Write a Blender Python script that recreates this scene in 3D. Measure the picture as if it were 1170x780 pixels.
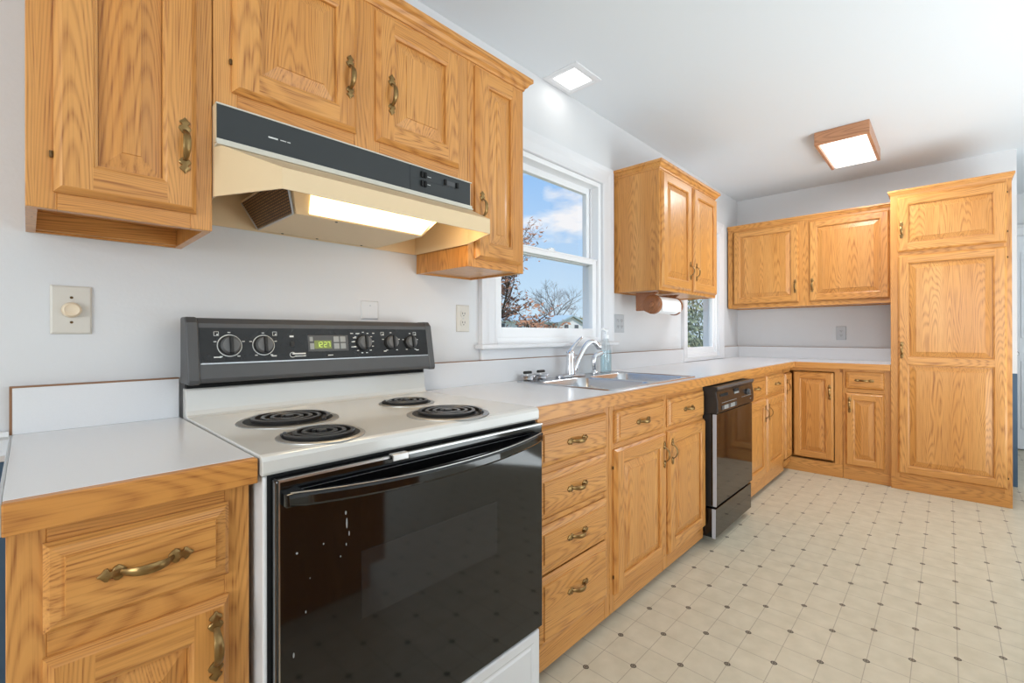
import bpy, bmesh, math, random
from mathutils import Vector, Matrix
PI = math.pi
scene = bpy.context.scene
for o in list(bpy.data.objects):
    bpy.data.objects.remove(o)
COL = scene.collection

# ------------------------------------------------------------------ camera
cam_data = bpy.data.cameras.new('camera')
cam_data.sensor_width = 36.0
cam_data.sensor_fit = 'HORIZONTAL'
cam_data.lens = 524.58 / 1170 * 36.0
cam_data.shift_y = -8.03 / 1170
cam_data.clip_start = 0.02
cam_data.clip_end = 500
camera = bpy.data.objects.new('camera', cam_data)
COL.objects.link(camera)
_y, _p, _r = [math.radians(a) for a in (43.479, 0.0722, -0.1188)]
fw = Vector((math.cos(_y) * math.cos(_p), math.sin(_y) * math.cos(_p), math.sin(_p)))
rt = Vector((math.sin(_y), -math.cos(_y), 0))
up = rt.cross(fw)
rt, up = rt * math.cos(_r) + up * math.sin(_r), up * math.cos(_r) - rt * math.sin(_r)
M4 = Matrix((rt, up, -fw)).transposed().to_4x4()
M4.translation = Vector((-0.3055, -1.5483, 1.1169))
camera.matrix_world = M4
scene.camera = camera

# ------------------------------------------------------------------ view, world, lights
vs = scene.view_settings
vs.view_transform = 'Standard'
vs.look = 'None'
vs.gamma = 1.0
vs.use_curve_mapping = False
vs.exposure = 0.12

world = bpy.data.worlds.new('sky')
scene.world = world
world.use_nodes = True
wn, wl = world.node_tree.nodes, world.node_tree.links
wn.clear()
w_out = wn.new('ShaderNodeOutputWorld')
w_bg = wn.new('ShaderNodeBackground')
w_bg.inputs['Strength'].default_value = 0.92
w_tc = wn.new('ShaderNodeTexCoord')
w_sep = wn.new('ShaderNodeSeparateXYZ')
w_ramp = wn.new('ShaderNodeValToRGB')
w_ramp.color_ramp.elements[0].position = 0.0
w_ramp.color_ramp.elements[0].color = (0.66, 0.84, 0.96, 1)
w_ramp.color_ramp.elements[1].position = 0.40
w_ramp.color_ramp.elements[1].color = (0.24, 0.50, 0.92, 1)
w_map = wn.new('ShaderNodeMapping')
w_map.inputs['Scale'].default_value = (1.0, 1.0, 2.6)
w_map.inputs['Location'].default_value = (0.35, 0.1, 0.72)
w_noise = wn.new('ShaderNodeTexNoise')
w_noise.inputs['Scale'].default_value = 3.6
w_noise.inputs['Detail'].default_value = 5.0
w_noise.inputs['Roughness'].default_value = 0.55
w_cr = wn.new('ShaderNodeValToRGB')
w_cr.color_ramp.elements[0].position = 0.555
w_cr.color_ramp.elements[0].color = (0, 0, 0, 1)
w_cr.color_ramp.elements[1].position = 0.66
w_cr.color_ramp.elements[1].color = (1, 1, 1, 1)
w_mix = wn.new('ShaderNodeMix')
w_mix.data_type = 'RGBA'
w_mix.inputs['B'].default_value = (0.93, 0.94, 0.97, 1)
wl.new(w_tc.outputs['Generated'], w_sep.inputs[0])
wl.new(w_sep.outputs['Z'], w_ramp.inputs['Fac'])
wl.new(w_tc.outputs['Generated'], w_map.inputs['Vector'])
wl.new(w_map.outputs['Vector'], w_noise.inputs['Vector'])
wl.new(w_noise.outputs['Fac'], w_cr.inputs['Fac'])
wl.new(w_cr.outputs['Color'], w_mix.inputs['Factor'])
wl.new(w_ramp.outputs['Color'], w_mix.inputs['A'])
wl.new(w_mix.outputs['Result'], w_bg.inputs['Color'])
wl.new(w_bg.outputs['Background'], w_out.inputs['Surface'])


def lamp(name, kind, loc, aim, energy, color=(1, 1, 1), size=1.0, size_y=None, angle=None):
    d = bpy.data.lights.new(name, kind)
    d.energy = energy
    d.color = color
    if kind == 'AREA':
        d.size = size
        if size_y:
            d.shape = 'RECTANGLE'
            d.size_y = size_y
    if kind == 'SUN' and angle:
        d.angle = angle
    o = bpy.data.objects.new(name, d)
    COL.objects.link(o)
    o.location = loc
    v = Vector(aim) - Vector(loc)
    o.rotation_euler = v.to_track_quat('-Z', 'Y').to_euler()
    return o


lamp('sun', 'SUN', (0, 0, 20), (3.5, 5, 12), 3.0, (1.0, 0.95, 0.86), angle=0.01)
# daylight entering through the patio door behind the camera and the dining-room window
lamp('patio_daylight', 'AREA', (1.9, -4.72, 1.15), (2.3, 0, 1.05), 30, (0.86, 0.95, 1.0), 2.6, 2.0)
lamp('dining_daylight', 'AREA', (-3.32, -2.2, 1.5), (0, -2.1, 1.2), 98, (0.90, 0.96, 1.0), 2.4, 1.3)
# unseen fill lamps facing up, added to brighten the ceiling

lamp('ceiling_fill', 'AREA', (1.9, -3.4, 0.3), (2.4, -3.2, 3.2), 72, (0.86, 0.95, 1.0), 2.2, 2.2)

lamp('ceiling_fill_far', 'AREA', (3.7, -3.2, 0.3), (3.4, -2.9, 3.2), 26, (0.82, 0.93, 1.0), 1.4, 1.4)  # second added lamp near the floor, out of view, lifts the far ceiling

# ------------------------------------------------------------------ materials
MATS = {}


def srgb(r, g, b):
    f = lambda c: (c / 255 / 12.92) if c / 255 <= 0.04045 else ((c / 255 + 0.055) / 1.055) ** 2.4
    return (f(r), f(g), f(b), 1)


def new_mat(name):
    m = bpy.data.materials.new(name)
    m.use_nodes = True
    MATS[name] = m
    nt = m.node_tree
    return m, nt.nodes, nt.links, nt.nodes['Principled BSDF']


def plain(name, col, rough=0.5, metal=0.0, spec=0.5, emit=None, estr=0.0, coat=0.0, bump=0.0, bscale=60, var=0.0, vscale=3.0):
    m, n, l, b = new_mat(name)
    c = srgb(*col)
    b.inputs['Base Color'].default_value = c
    b.inputs['Roughness'].default_value = rough
    b.inputs['Metallic'].default_value = metal
    b.inputs['Specular IOR Level'].default_value = spec
    b.inputs['Coat Weight'].default_value = coat
    if emit:
        b.inputs['Emission Color'].default_value = srgb(*emit)
        b.inputs['Emission Strength'].default_value = estr
    tc = n.new('ShaderNodeTexCoord')
    if var:
        nz = n.new('ShaderNodeTexNoise')
        nz.inputs['Scale'].default_value = vscale
        nz.inputs['Detail'].default_value = 4
        l.new(tc.outputs['Object'], nz.inputs['Vector'])
        mr = n.new('ShaderNodeMapRange')
        mr.inputs['To Min'].default_value = 1 - var
        mr.inputs['To Max'].default_value = 1 + var
        l.new(nz.outputs['Fac'], mr.inputs['Value'])
        mx = n.new('ShaderNodeMix')
        mx.data_type = 'RGBA'
        mx.blend_type = 'MULTIPLY'
        mx.inputs['Factor'].default_value = 1
        mx.inputs['A'].default_value = c
        l.new(mr.outputs['Result'], mx.inputs['B'])
        l.new(mx.outputs['Result'], b.inputs['Base Color'])
    if bump:
        nz2 = n.new('ShaderNodeTexNoise')
        nz2.inputs['Scale'].default_value = bscale
        nz2.inputs['Detail'].default_value = 3
        l.new(tc.outputs['Object'], nz2.inputs['Vector'])
        bp = n.new('ShaderNodeBump')
        bp.inputs['Strength'].default_value = bump
        bp.inputs['Distance'].default_value = 0.002
        l.new(nz2.outputs['Fac'], bp.inputs['Height'])
        l.new(bp.outputs['Normal'], b.inputs['Normal'])
    return m


def math_chain(n, l):
    def f(op, a, b2=None, c=None):
        nd = n.new('ShaderNodeMath'); nd.operation = op
        for k, v in enumerate((a, b2, c)):
            if v is None:
                continue
            if isinstance(v, (int, float)):
                nd.inputs[k].default_value = v
            else:
                l.new(v, nd.inputs[k])
        return nd.outputs[0]
    return f


def oak(name, axis, light, mid, dark, rough=0.36, ring=6.0):
    """honey oak; axis = grain direction in the object's own space"""
    m, n, l, b = new_mat(name)
    tc = n.new('ShaderNodeTexCoord')
    oi = n.new('ShaderNodeObjectInfo')
    sc = n.new('ShaderNodeVectorMath'); sc.operation = 'SCALE'
    cmb = n.new('ShaderNodeCombineXYZ')
    mul = n.new('ShaderNodeMath'); mul.operation = 'MULTIPLY'; mul.inputs[1].default_value = 31.7
    l.new(oi.outputs['Random'], mul.inputs[0])
    for k in range(3):
        l.new(mul.outputs[0], cmb.inputs[k])
    add = n.new('ShaderNodeVectorMath'); add.operation = 'ADD'
    l.new(tc.outputs['Object'], add.inputs[0]); l.new(cmb.outputs[0], add.inputs[1])

    def mapped(al, ac):
        mp = n.new('ShaderNodeMapping')
        mp.inputs['Scale'].default_value = [al if 'xyz'[k] == axis else ac for k in range(3)]
        l.new(add.outputs[0], mp.inputs['Vector'])
        return mp.outputs['Vector']
    # cathedral rings: parabolic contours across each glued-up board, wandering with noise
    f = math_chain(n, l)
    sp = n.new('ShaderNodeSeparateXYZ'); l.new(add.outputs[0], sp.inputs[0])
    al_ = sp.outputs['XYZ'.index(axis.upper())]
    oth = [sp.outputs[k] for k in range(3) if 'xyz'[k] != axis]
    n1 = n.new('ShaderNodeTexNoise'); n1.inputs['Scale'].default_value = 1.0
    n1.inputs['Detail'].default_value = 1.5; n1.inputs['Roughness'].default_value = 0.4
    l.new(mapped(1.6, 9.0), n1.inputs['Vector'])
    nw = f('SUBTRACT', n1.outputs['Fac'], 0.5)
    ac_ = f('ADD', f('ADD', oth[0], oth[1]), f('MULTIPLY', nw, 0.05))
    xx = f('SUBTRACT', f('PINGPONG', ac_, 0.062), 0.012)
    q_ = f('MULTIPLY', f('MULTIPLY', xx, xx), 430.0)
    fr0 = f('ADD', f('ADD', q_, f('MULTIPLY', al_, 1.5)), f('MULTIPLY', nw, 2.2))
    fr = n.new('ShaderNodeMath'); fr.operation = 'FRACT'; l.new(f('MULTIPLY', fr0, ring), fr.inputs[0])
    r1 = n.new('ShaderNodeValToRGB')
    e = r1.color_ramp.elements
    e[0].position = 0.0; e[0].color = (0.55, 0.55, 0.55, 1)
    e[1].position = 1.0; e[1].color = (0.55, 0.55, 0.55, 1)
    a = e.new(0.14); a.color = (0.12, 0.12, 0.12, 1)
    a = e.new(0.50); a.color = (0.05, 0.05, 0.05, 1)
    a = e.new(0.86); a.color = (1, 1, 1, 1)
    l.new(fr.outputs[0], r1.inputs['Fac'])
    # fine pores
    n2 = n.new('ShaderNodeTexNoise'); n2.inputs['Scale'].default_value = 1.0
    n2.inputs['Detail'].default_value = 2.0
    l.new(mapped(7.0, 330.0), n2.inputs['Vector'])
    r2 = n.new('ShaderNodeMapRange'); r2.inputs['From Min'].default_value = 0.48; r2.inputs['From Max'].default_value = 0.72
    l.new(n2.outputs['Fac'], r2.inputs['Value'])
    # broad board tone
    n3 = n.new('ShaderNodeTexNoise'); n3.inputs['Scale'].default_value = 1.0; n3.inputs['Detail'].default_value = 2.0
    l.new(mapped(0.7, 9.0), n3.inputs['Vector'])
    mxa = n.new('ShaderNodeMix'); mxa.data_type = 'RGBA'
    mxa.inputs['A'].default_value = srgb(*light); mxa.inputs['B'].default_value = srgb(*mid)
    r3 = n.new('ShaderNodeMapRange'); r3.inputs['From Min'].default_value = 0.3; r3.inputs['From Max'].default_value = 0.7
    l.new(n3.outputs['Fac'], r3.inputs['Value']); l.new(r3.outputs['Result'], mxa.inputs['Factor'])
    mxb = n.new('ShaderNodeMix'); mxb.data_type = 'RGBA'; mxb.inputs['B'].default_value = srgb(*dark)
    l.new(mxa.outputs['Result'], mxb.inputs['A'])
    f1 = n.new('ShaderNodeMath'); f1.operation = 'MULTIPLY'
    l.new(r1.outputs['Color'], f1.inputs[0]); l.new(f('MULTIPLY_ADD', r2.outputs['Result'], 0.45, 0.38), f1.inputs[1])
    f2 = n.new('ShaderNodeMath'); f2.operation = 'MULTIPLY_ADD'; f2.inputs[1].default_value = 0.22
    l.new(r2.outputs['Result'], f2.inputs[0]); l.new(f1.outputs[0], f2.inputs[2])
    cl = n.new('ShaderNodeClamp'); l.new(f2.outputs[0], cl.inputs['Value'])
    l.new(cl.outputs['Result'], mxb.inputs['Factor'])
    l.new(mxb.outputs['Result'], b.inputs['Base Color'])
    b.inputs['Roughness'].default_value = rough
    b.inputs['Specular IOR Level'].default_value = 0.4
    b.inputs['Coat Weight'].default_value = 0.22
    b.inputs['Coat Roughness'].default_value = 0.22
    bp = n.new('ShaderNodeBump'); bp.inputs['Strength'].default_value = 0.12; bp.inputs['Distance'].default_value = 0.001
    l.new(cl.outputs['Result'], bp.inputs['Height']); bp.invert = True
    l.new(bp.outputs['Normal'], b.inputs['Normal'])
    return m


OL, OM, OD = (217, 157, 87), (203, 139, 68), (142, 81, 34)
oak('oak_v', 'z', OL, OM, OD)
oak('oak_h', 'x', OL, OM, OD)
oak('oak_d', 'y', OL, OM, OD)
oak('walnut', 'x', (164, 106, 66), (142, 88, 52), (96, 56, 32), ring=5)
oak('fixture_wood', 'y', (196, 142, 104), (182, 126, 90), (134, 86, 58), ring=5)
WOOD = ['oak_v', 'oak_h', 'oak_d']
plain('wall_paint', (212, 212, 213), 0.6, bump=0.15, bscale=90, var=0.012)
plain('ceiling_paint', (222, 226, 230), 0.8, bump=0.1, bscale=120)
plain('trim_paint', (222, 222, 224), 0.35)
plain('sash_vinyl', (240, 240, 241), 0.3)
plain('blue_paint', (62, 88, 112), 0.5)
plain('laminate', (219, 219, 221), 0.22, var=0.03, vscale=420)
plain('brown_edge', (140, 100, 70), 0.5)
plain('enamel', (208, 205, 199), 0.18, coat=0.3)
plain('enamel_body', (222, 222, 222), 0.25)
plain('black_plastic', (30, 30, 31), 0.35)
plain('charcoal', (74, 74, 75), 0.42, var=0.08, vscale=25)
plain('black_gloss', (10, 10, 11), 0.06, spec=0.6)
plain('console_gloss', (26, 25, 24), 0.2, spec=0.35, var=0.3, vscale=18)
plain('black_void', (6, 6, 7), 0.8)
plain('knob_grey', (96, 96, 96), 0.4)
plain('dark_slot', (22, 22, 22), 0.5)
plain('print_white', (214, 214, 210), 0.5)
plain('print_grey', (150, 152, 150), 0.5)
plain('display_green', (70, 78, 40), 0.3, emit=(190, 205, 90), estr=0.25)
plain('display_digit', (160, 180, 60), 0.4, emit=(205, 225, 110), estr=0.7)
plain('coil', (48, 46, 45), 0.28, spec=0.9)
plain('ring_metal', (176, 175, 172), 0.42, metal=0.9)
plain('chrome', (226, 227, 230), 0.12, metal=1.0)
plain('chrome_worn', (190, 190, 190), 0.28, metal=1.0)
plain('satin_metal', (178, 182, 190), 0.35)
plain('steel', (196, 198, 202), 0.27, metal=1.0, bump=0.05, bscale=300)
plain('brass', (146, 118, 76), 0.33, metal=1.0, var=0.25, vscale=70)
plain('hinge_brass', (98, 74, 44), 0.4, metal=0.8)
plain('hood_cream', (222, 196, 156), 0.4)
plain('hood_strip', (205, 200, 186), 0.35)
plain('hood_panel', (40, 44, 45), 0.5, var=0.15, vscale=9)
plain('hood_lens', (255, 236, 196), 0.4, emit=(255, 222, 160), estr=3.2)
plain('lens_white', (250, 250, 250), 0.4, emit=(255, 253, 250), estr=1.15)
plain('ivory', (224, 205, 178), 0.35)
plain('plate_painted', (206, 200, 190), 0.45)
plain('plate_grey', (184, 187, 190), 0.4)
plain('paper', (244, 244, 244), 0.9, bump=0.3, bscale=200)
plain('card', (170, 140, 105), 0.9)
plain('white_plastic', (242, 243, 244), 0.3)
plain('siding', (230, 232, 231), 0.7)
plain('roof_metal', (168, 190, 200), 0.5)
plain('window_dark', (82, 92, 100), 0.3)
plain('bark', (92, 78, 68), 0.9, var=0.2, vscale=6)
plain('bark_grey', (112, 106, 104), 0.9, var=0.2, vscale=6)
plain('leaf_brown', (168, 124, 98), 0.8, var=0.35, vscale=1.7)
plain('leaf_green', (160, 158, 118), 0.8, var=0.4, vscale=0.9)
plain('leaf_conifer', (140, 154, 128), 0.8, var=0.35, vscale=0.9)
plain('twig', (120, 104, 98), 0.9, var=0.2, vscale=2)
plain('grass', (126, 128, 84), 0.9, var=0.25, vscale=0.8)
plain('door_white', (220, 222, 226), 0.4)


def glass_mat(name, tint, gloss=0.06, transp=(1, 1, 1, 1)):
    m = bpy.data.materials.new(name); m.use_nodes = True; MATS[name] = m
    n, l = m.node_tree.nodes, m.node_tree.links
    n.clear()
    o = n.new('ShaderNodeOutputMaterial')
    t = n.new('ShaderNodeBsdfTransparent'); t.inputs['Color'].default_value = transp
    g = n.new('ShaderNodeBsdfGlossy'); g.inputs['Roughness'].default_value = 0.02; g.inputs['Color'].default_value = tint
    lw_ = n.new('ShaderNodeLayerWeight'); lw_.inputs['Blend'].default_value = 0.5
    pw = n.new('ShaderNodeMath'); pw.operation = 'POWER'; pw.inputs[1].default_value = 5.0
    l.new(lw_.outputs['Facing'], pw.inputs[0])
    fz = n.new('ShaderNodeMath'); fz.operation = 'MULTIPLY_ADD'; fz.inputs[1].default_value = 0.5; fz.inputs[2].default_value = gloss
    l.new(pw.outputs[0], fz.inputs[0])
    mx = n.new('ShaderNodeMixShader')
    l.new(fz.outputs[0], mx.inputs['Fac']); l.new(t.outputs[0], mx.inputs[1]); l.new(g.outputs[0], mx.inputs[2])
    l.new(mx.outputs[0], o.inputs['Surface'])


glass_mat('pane', (1, 1, 1, 1), 0.012)
glass_mat('bottle_clear', (1, 1, 1, 1), transp=(0.90, 0.93, 0.94, 1))
glass_mat('soap_blue', (1, 1, 1, 1), transp=(0.84, 0.94, 0.965, 1))


def floor_mat():
    m, n, l, b = new_mat('vinyl_floor')
    f = math_chain(n, l)
    tc = n.new('ShaderNodeTexCoord')
    sp = n.new('ShaderNodeSeparateXYZ'); l.new(tc.outputs['Object'], sp.inputs[0])
    S = 0.1136
    u = f('DIVIDE', f('SUBTRACT', sp.outputs['X'], 0.9863), S)
    v = f('DIVIDE', f('SUBTRACT', sp.outputs['Y'], -0.6628), S)
    ru, rv = f('ROUND', u), f('ROUND', v)
    du, dv = f('ABSOLUTE', f('SUBTRACT', u, ru)), f('ABSOLUTE', f('SUBTRACT', v, rv))
    par = f('ABSOLUTE', f('SUBTRACT', f('ADD', ru, rv), f('MULTIPLY', f('ROUND', f('MULTIPLY', f('ADD', ru, rv), 0.5)), 2.0)))
    even = f('LESS_THAN', par, 0.5)
    mx = f('MAXIMUM', du, dv)
    sm = f('ADD', du, dv)
    d = f('MAXIMUM', mx, f('MULTIPLY', sm, 0.72))
    outer = f('LESS_THAN', d, 0.088)
    ring = f('SUBTRACT', outer, f('LESS_THAN', d, 0.055))
    core = f('LESS_THAN', d, 0.03)
    ink = f('MULTIPLY', f('MAXIMUM', f('ADD', ring, core), f('MULTIPLY', outer, 0.55)), even)
    line = f('LESS_THAN', f('MINIMUM', du, dv), 0.011)
    nz = n.new('ShaderNodeTexNoise'); nz.inputs['Scale'].default_value = 14; nz.inputs['Detail'].default_value = 6
    l.new(tc.outputs['Object'], nz.inputs['Vector'])
    r = n.new('ShaderNodeValToRGB')
    r.color_ramp.elements[0].position = 0.3; r.color_ramp.elements[0].color = srgb(196, 186, 163)
    r.color_ramp.elements[1].position = 0.7; r.color_ramp.elements[1].color = srgb(209, 199, 177)
    l.new(nz.outputs['Fac'], r.inputs['Fac'])
    m1 = n.new('ShaderNodeMix'); m1.data_type = 'RGBA'; m1.inputs['B'].default_value = srgb(146, 134, 118)
    l.new(f('MULTIPLY', line, 0.62), m1.inputs['Factor']); l.new(r.outputs['Color'], m1.inputs['A'])
    m2 = n.new('ShaderNodeMix'); m2.data_type = 'RGBA'; m2.inputs['B'].default_value = srgb(72, 62, 52)
    l.new(ink, m2.inputs['Factor']); l.new(m1.outputs['Result'], m2.inputs['A'])
    l.new(m2.outputs['Result'], b.inputs['Base Color'])
    b.inputs['Roughness'].default_value = 0.38
    b.inputs['Specular IOR Level'].default_value = 0.35
    bp = n.new('ShaderNodeBump'); bp.inputs['Strength'].default_value = 0.15; bp.inputs['Distance'].default_value = 0.001; bp.invert = True
    l.new(line, bp.inputs['Height']); l.new(bp.outputs['Normal'], b.inputs['Normal'])


floor_mat()


def dots_mat(name, base, dot, scale, rad, rough):
    m, n, l, b = new_mat(name)
    f = math_chain(n, l)
    tc = n.new('ShaderNodeTexCoord')
    sp = n.new('ShaderNodeSeparateXYZ'); l.new(tc.outputs['Object'], sp.inputs[0])
    u, v = f('MULTIPLY', f('ADD', sp.outputs['X'], sp.outputs['Z']), scale), f('MULTIPLY', f('SUBTRACT', sp.outputs['X'], sp.outputs['Z']), scale)
    du, dv = f('SUBTRACT', u, f('ROUND', u)), f('SUBTRACT', v, f('ROUND', v))
    r = f('SQRT', f('ADD', f('MULTIPLY', du, du), f('MULTIPLY', dv, dv)))
    k = f('LESS_THAN', r, rad)
    mx = n.new('ShaderNodeMix'); mx.data_type = 'RGBA'
    mx.inputs['A'].default_value = srgb(*base); mx.inputs['B'].default_value = srgb(*dot)
    l.new(k, mx.inputs['Factor']); l.new(mx.outputs['Result'], b.inputs['Base Color'])
    b.inputs['Roughness'].default_value = rough
    b.inputs['Specular IOR Level'].default_value = 0.6


dots_mat('oven_window', (27, 27, 28), (34, 34, 34), 75, 0.3, 0.06)


def filter_mat():
    m, n, l, b = new_mat('filter_mesh')
    f = math_chain(n, l)
    tc = n.new('ShaderNodeTexCoord')
    br = n.new('ShaderNodeTexBrick')
    br.inputs['Scale'].default_value = 36
    br.inputs['Color1'].default_value = srgb(150, 112, 66); br.inputs['Color2'].default_value = srgb(126, 92, 54)
    br.inputs['Mortar'].default_value = srgb(70, 50, 30); br.inputs['Mortar Size'].default_value = 0.06
    sp = n.new('ShaderNodeSeparateXYZ'); cb = n.new('ShaderNodeCombineXYZ')
    l.new(tc.outputs['Object'], sp.inputs[0]); l.new(sp.outputs['Y'], cb.inputs['X']); l.new(f('MULTIPLY', sp.outputs['Z'], 1.2), cb.inputs['Y']); l.new(cb.outputs[0], br.inputs['Vector'])
    l.new(br.outputs['Color'], b.inputs['Base Color'])
    b.inputs['Roughness'].default_value = 0.5
    b.inputs['Metallic'].default_value = 0.4


filter_mat()


# ------------------------------------------------------------------ mesh helpers
class MB:
    def __init__(self):
        self.v, self.f, self.m, self.s = [], [], [], []

    def add(self, verts, faces, mat=0, smooth=False):
        o = len(self.v)
        self.v += [tuple(p) for p in verts]
        for fc in faces:
            self.f.append([o + i for i in fc]); self.m.append(mat); self.s.append(smooth)
        return self

    def box(self, x0, x1, y0, y1, z0, z1, mat=0):
        vs = [(x0, y0, z0), (x1, y0, z0), (x1, y1, z0), (x0, y1, z0), (x0, y0, z1), (x1, y0, z1), (x1, y1, z1), (x0, y1, z1)]
        return self.add(vs, [(0, 3, 2, 1), (4, 5, 6, 7), (0, 1, 5, 4), (1, 2, 6, 5), (2, 3, 7, 6), (3, 0, 4, 7)], mat)

    def loops(self, loops, mats=None, cap0=True, cap1=True, smooth=False, closed=True):
        """skin a list of equal-length closed loops"""
        o = len(self.v); k = len(loops[0])
        for lp in loops:
            self.v += [tuple(p) for p in lp]
        for i in range(len(loops) - 1):
            mm = mats[i] if mats else 0
            for j in range(k if closed else k - 1):
                a, b = o + i * k + j, o + i * k + (j + 1) % k
                self.f.append([a, b, b + k, a + k]); self.m.append(mm[j] if isinstance(mm, (list, tuple)) else mm); self.s.append(smooth)
        if cap0:
            self.f.append([o + j for j in range(k)][::-1]); self.m.append(0 if not mats else (mats[0] if not isinstance(mats[0], (list, tuple)) else mats[0][0])); self.s.append(False)
        if cap1:
            q = o + (len(loops) - 1) * k
            self.f.append([q + j for j in range(k)]); self.m.append(0 if not mats else (mats[-1] if not isinstance(mats[-1], (list, tuple)) else mats[-1][0])); self.s.append(False)
        return self

    def tube(self, pts, rad, seg=12, mat=0, cap=True, flat=1.0, upv=None):
        pts = [Vector(p) for p in pts]
        rs = rad if isinstance(rad, (list, tuple)) else [rad] * len(pts)
        loops = []
        prev = None
        for i, p in enumerate(pts):
            t = (pts[min(i + 1, len(pts) - 1)] - pts[max(i - 1, 0)])
            if t.length < 1e-9:
                t = Vector((0, 0, 1))
            t.normalize()
            if prev is None:
                a = Vector(upv) if upv else (Vector((0, 0, 1)) if abs(t.z) < 0.9 else Vector((1, 0, 0)))
            else:
                a = prev
            n1 = (a - t * a.dot(t))
            if n1.length < 1e-6:
                n1 = t.orthogonal()
            n1.normalize(); prev = n1
            n2 = t.cross(n1)
            loops.append([p + (n1 * math.cos(2 * PI * k / seg) * flat + n2 * math.sin(2 * PI * k / seg)) * rs[i] for k in range(seg)])
        return self.loops(loops, [mat] * len(loops), cap, cap, True)

    def lathe(self, prof, seg=24, mat=0, c=(0, 0, 0), axis='z', cap=True):
        """prof: (radius, height)"""
        loops = []
        for r, h in prof:
            lp = []
            for k in range(seg):
                a = 2 * PI * k / seg
                x, y = r * math.cos(a), r * math.sin(a)
                p = {'z': (x, y, h), 'y': (x, h, -y), 'x': (h, x, y)}[axis]
                lp.append((c[0] + p[0], c[1] + p[1], c[2] + p[2]))
            loops.append(lp)
        return self.loops(loops, [mat] * len(loops), cap, cap, True)

    def build(self, name, mats, parent=None, bevel=0.0, seg=2, loc=None, sharp=True):
        me = bpy.data.meshes.new(name)
        me.from_pydata(self.v, [], self.f)
        for m in ([mats] if isinstance(mats, str) else mats):
            me.materials.append(MATS[m])
        for p, mi, s in zip(me.polygons, self.m, self.s):
            p.material_index = mi; p.use_smooth = s
        bm = bmesh.new(); bm.from_mesh(me)
        bmesh.ops.recalc_face_normals(bm, faces=bm.faces[:])
        bm.to_mesh(me); bm.free()
        if sharp and any(self.s):
            me.set_sharp_from_angle(angle=math.radians(45))
        o = bpy.data.objects.new(name, me)
        COL.objects.link(o)
        if parent is not None:
            o.parent = parent
        if loc:
            o.location = loc
        if bevel:
            md = o.modifiers.new('bevel', 'BEVEL'); md.width = bevel; md.segments = seg; md.limit_method = 'ANGLE'
            md.angle_limit = math.radians(40)
        return o


def link_mesh(name, me, parent, loc, rot=(0, 0, 0)):
    o = bpy.data.objects.new(name, me)
    COL.objects.link(o)
    o.parent = parent; o.location = loc; o.rotation_euler = rot
    return o


def tag(o, label, cat, group=None):
    o['label'] = label; o['category'] = cat
    if group:
        o['group'] = group
    return o


def thing(name, label, cat, loc=(0, 0, 0), rotz=0.0, group=None):
    o = bpy.data.objects.new(name, None)
    o.empty_display_size = 0.1
    COL.objects.link(o)
    o.location = loc; o.rotation_euler = (0, 0, rotz)
    return tag(o, label, cat, group)


def struct(mb, name, mats, bevel=0.0, parent=None):
    o = mb.build(name, mats, parent, bevel)
    if parent is None:
        o['kind'] = 'structure'
    return o


# ------------------------------------------------------------------ room shell
H = 2.468
XF = 4.66
XL, YB = -3.2, -4.6
struct(MB().box(XL - .1, 7.2, YB - .1, 0.1, -0.08, 0.0), 'floor', 'vinyl_floor')
struct(MB().box(XL - 3.2, 7.2, YB - 3.2, 0.13, H, H + 0.12), 'ceiling', 'ceiling_paint')  # slab runs past the back and end walls, an unseen overhang added against sun
# window wall (y = 0 .. 0.13) with two openings
W1 = (1.205, 2.135, 1.070, 2.050)
W2 = (3.395, 4.105, 0.925, 2.050)
wb = MB()
T = 0.13
wb.box(XL, W1[0], 0, T, 0, H)
wb.box(W1[0], W1[1], 0, T, 0, W1[2]); wb.box(W1[0], W1[1], 0, T, W1[3], H)
wb.box(W1[1], W2[0], 0, T, 0, H)
wb.box(W2[0], W2[1], 0, T, 0, W2[2]); wb.box(W2[0], W2[1], 0, T, W2[3], H)
wb.box(W2[1], 7.2, 0, T, 0, H)
struct(wb, 'wall_left', 'wall_paint')
struct(MB().box(XF, XF + 0.13, -1.918, 0, 0, H), 'wall_far', 'wall_paint')
struct(MB().box(XF - .004, XF, -1.918, -1.852, 0, 0.828), 'trim_1', 'blue_paint')      # blue wainscot beside the tall cabinet
struct(MB().box(7.05, 7.2, YB, 0, 0, H), 'wall_hall', 'wall_paint')
hw = MB()                                          # hall wall with a doorway
hw.box(6.28, 6.40, -1.96, 0, 0, H); hw.box(6.28, 6.40, YB, -2.86, 0, H); hw.box(6.28, 6.40, -2.86, -1.96, 2.06, H)
struct(hw, 'wall_doorway', 'wall_paint')
bw = MB()
bw.box(XL, 0.6, YB - .1, YB, 0, H); bw.box(3.2, 7.2, YB - .1, YB, 0, H); bw.box(0.6, 3.2, YB - .1, YB, 2.15, H); bw.box(0.6, 3.2, YB - .1, YB, 0, 0.12)
struct(bw, 'wall_back', 'wall_paint')
lw = MB()
lw.box(XL - .1, XL, YB, -3.4, 0, H); lw.box(XL - .1, XL, -1.0, 0.1, 0, H); lw.box(XL - .1, XL, -3.4, -1.0, 0, 0.85); lw.box(XL - .1, XL, -3.4, -1.0, 2.15, H)
struct(lw, 'wall_end', 'wall_paint')
struct(MB().box(XL, -0.335, -0.006, 0, 0.10, 0.836), 'trim_2', 'blue_paint')
cr = MB()
cr.loops([[(x, -0.002, 0.833), (x, -0.012, 0.836), (x, -0.018, 0.850), (x, -0.012, 0.858), (x, -0.012, 0.884), (x, -0.024, 0.892), (x, -0.024, 0.903), (x, -0.002, 0.903)] for x in (XL, -0.335)])
struct(cr, 'trim_3', 'trim_paint')
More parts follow.
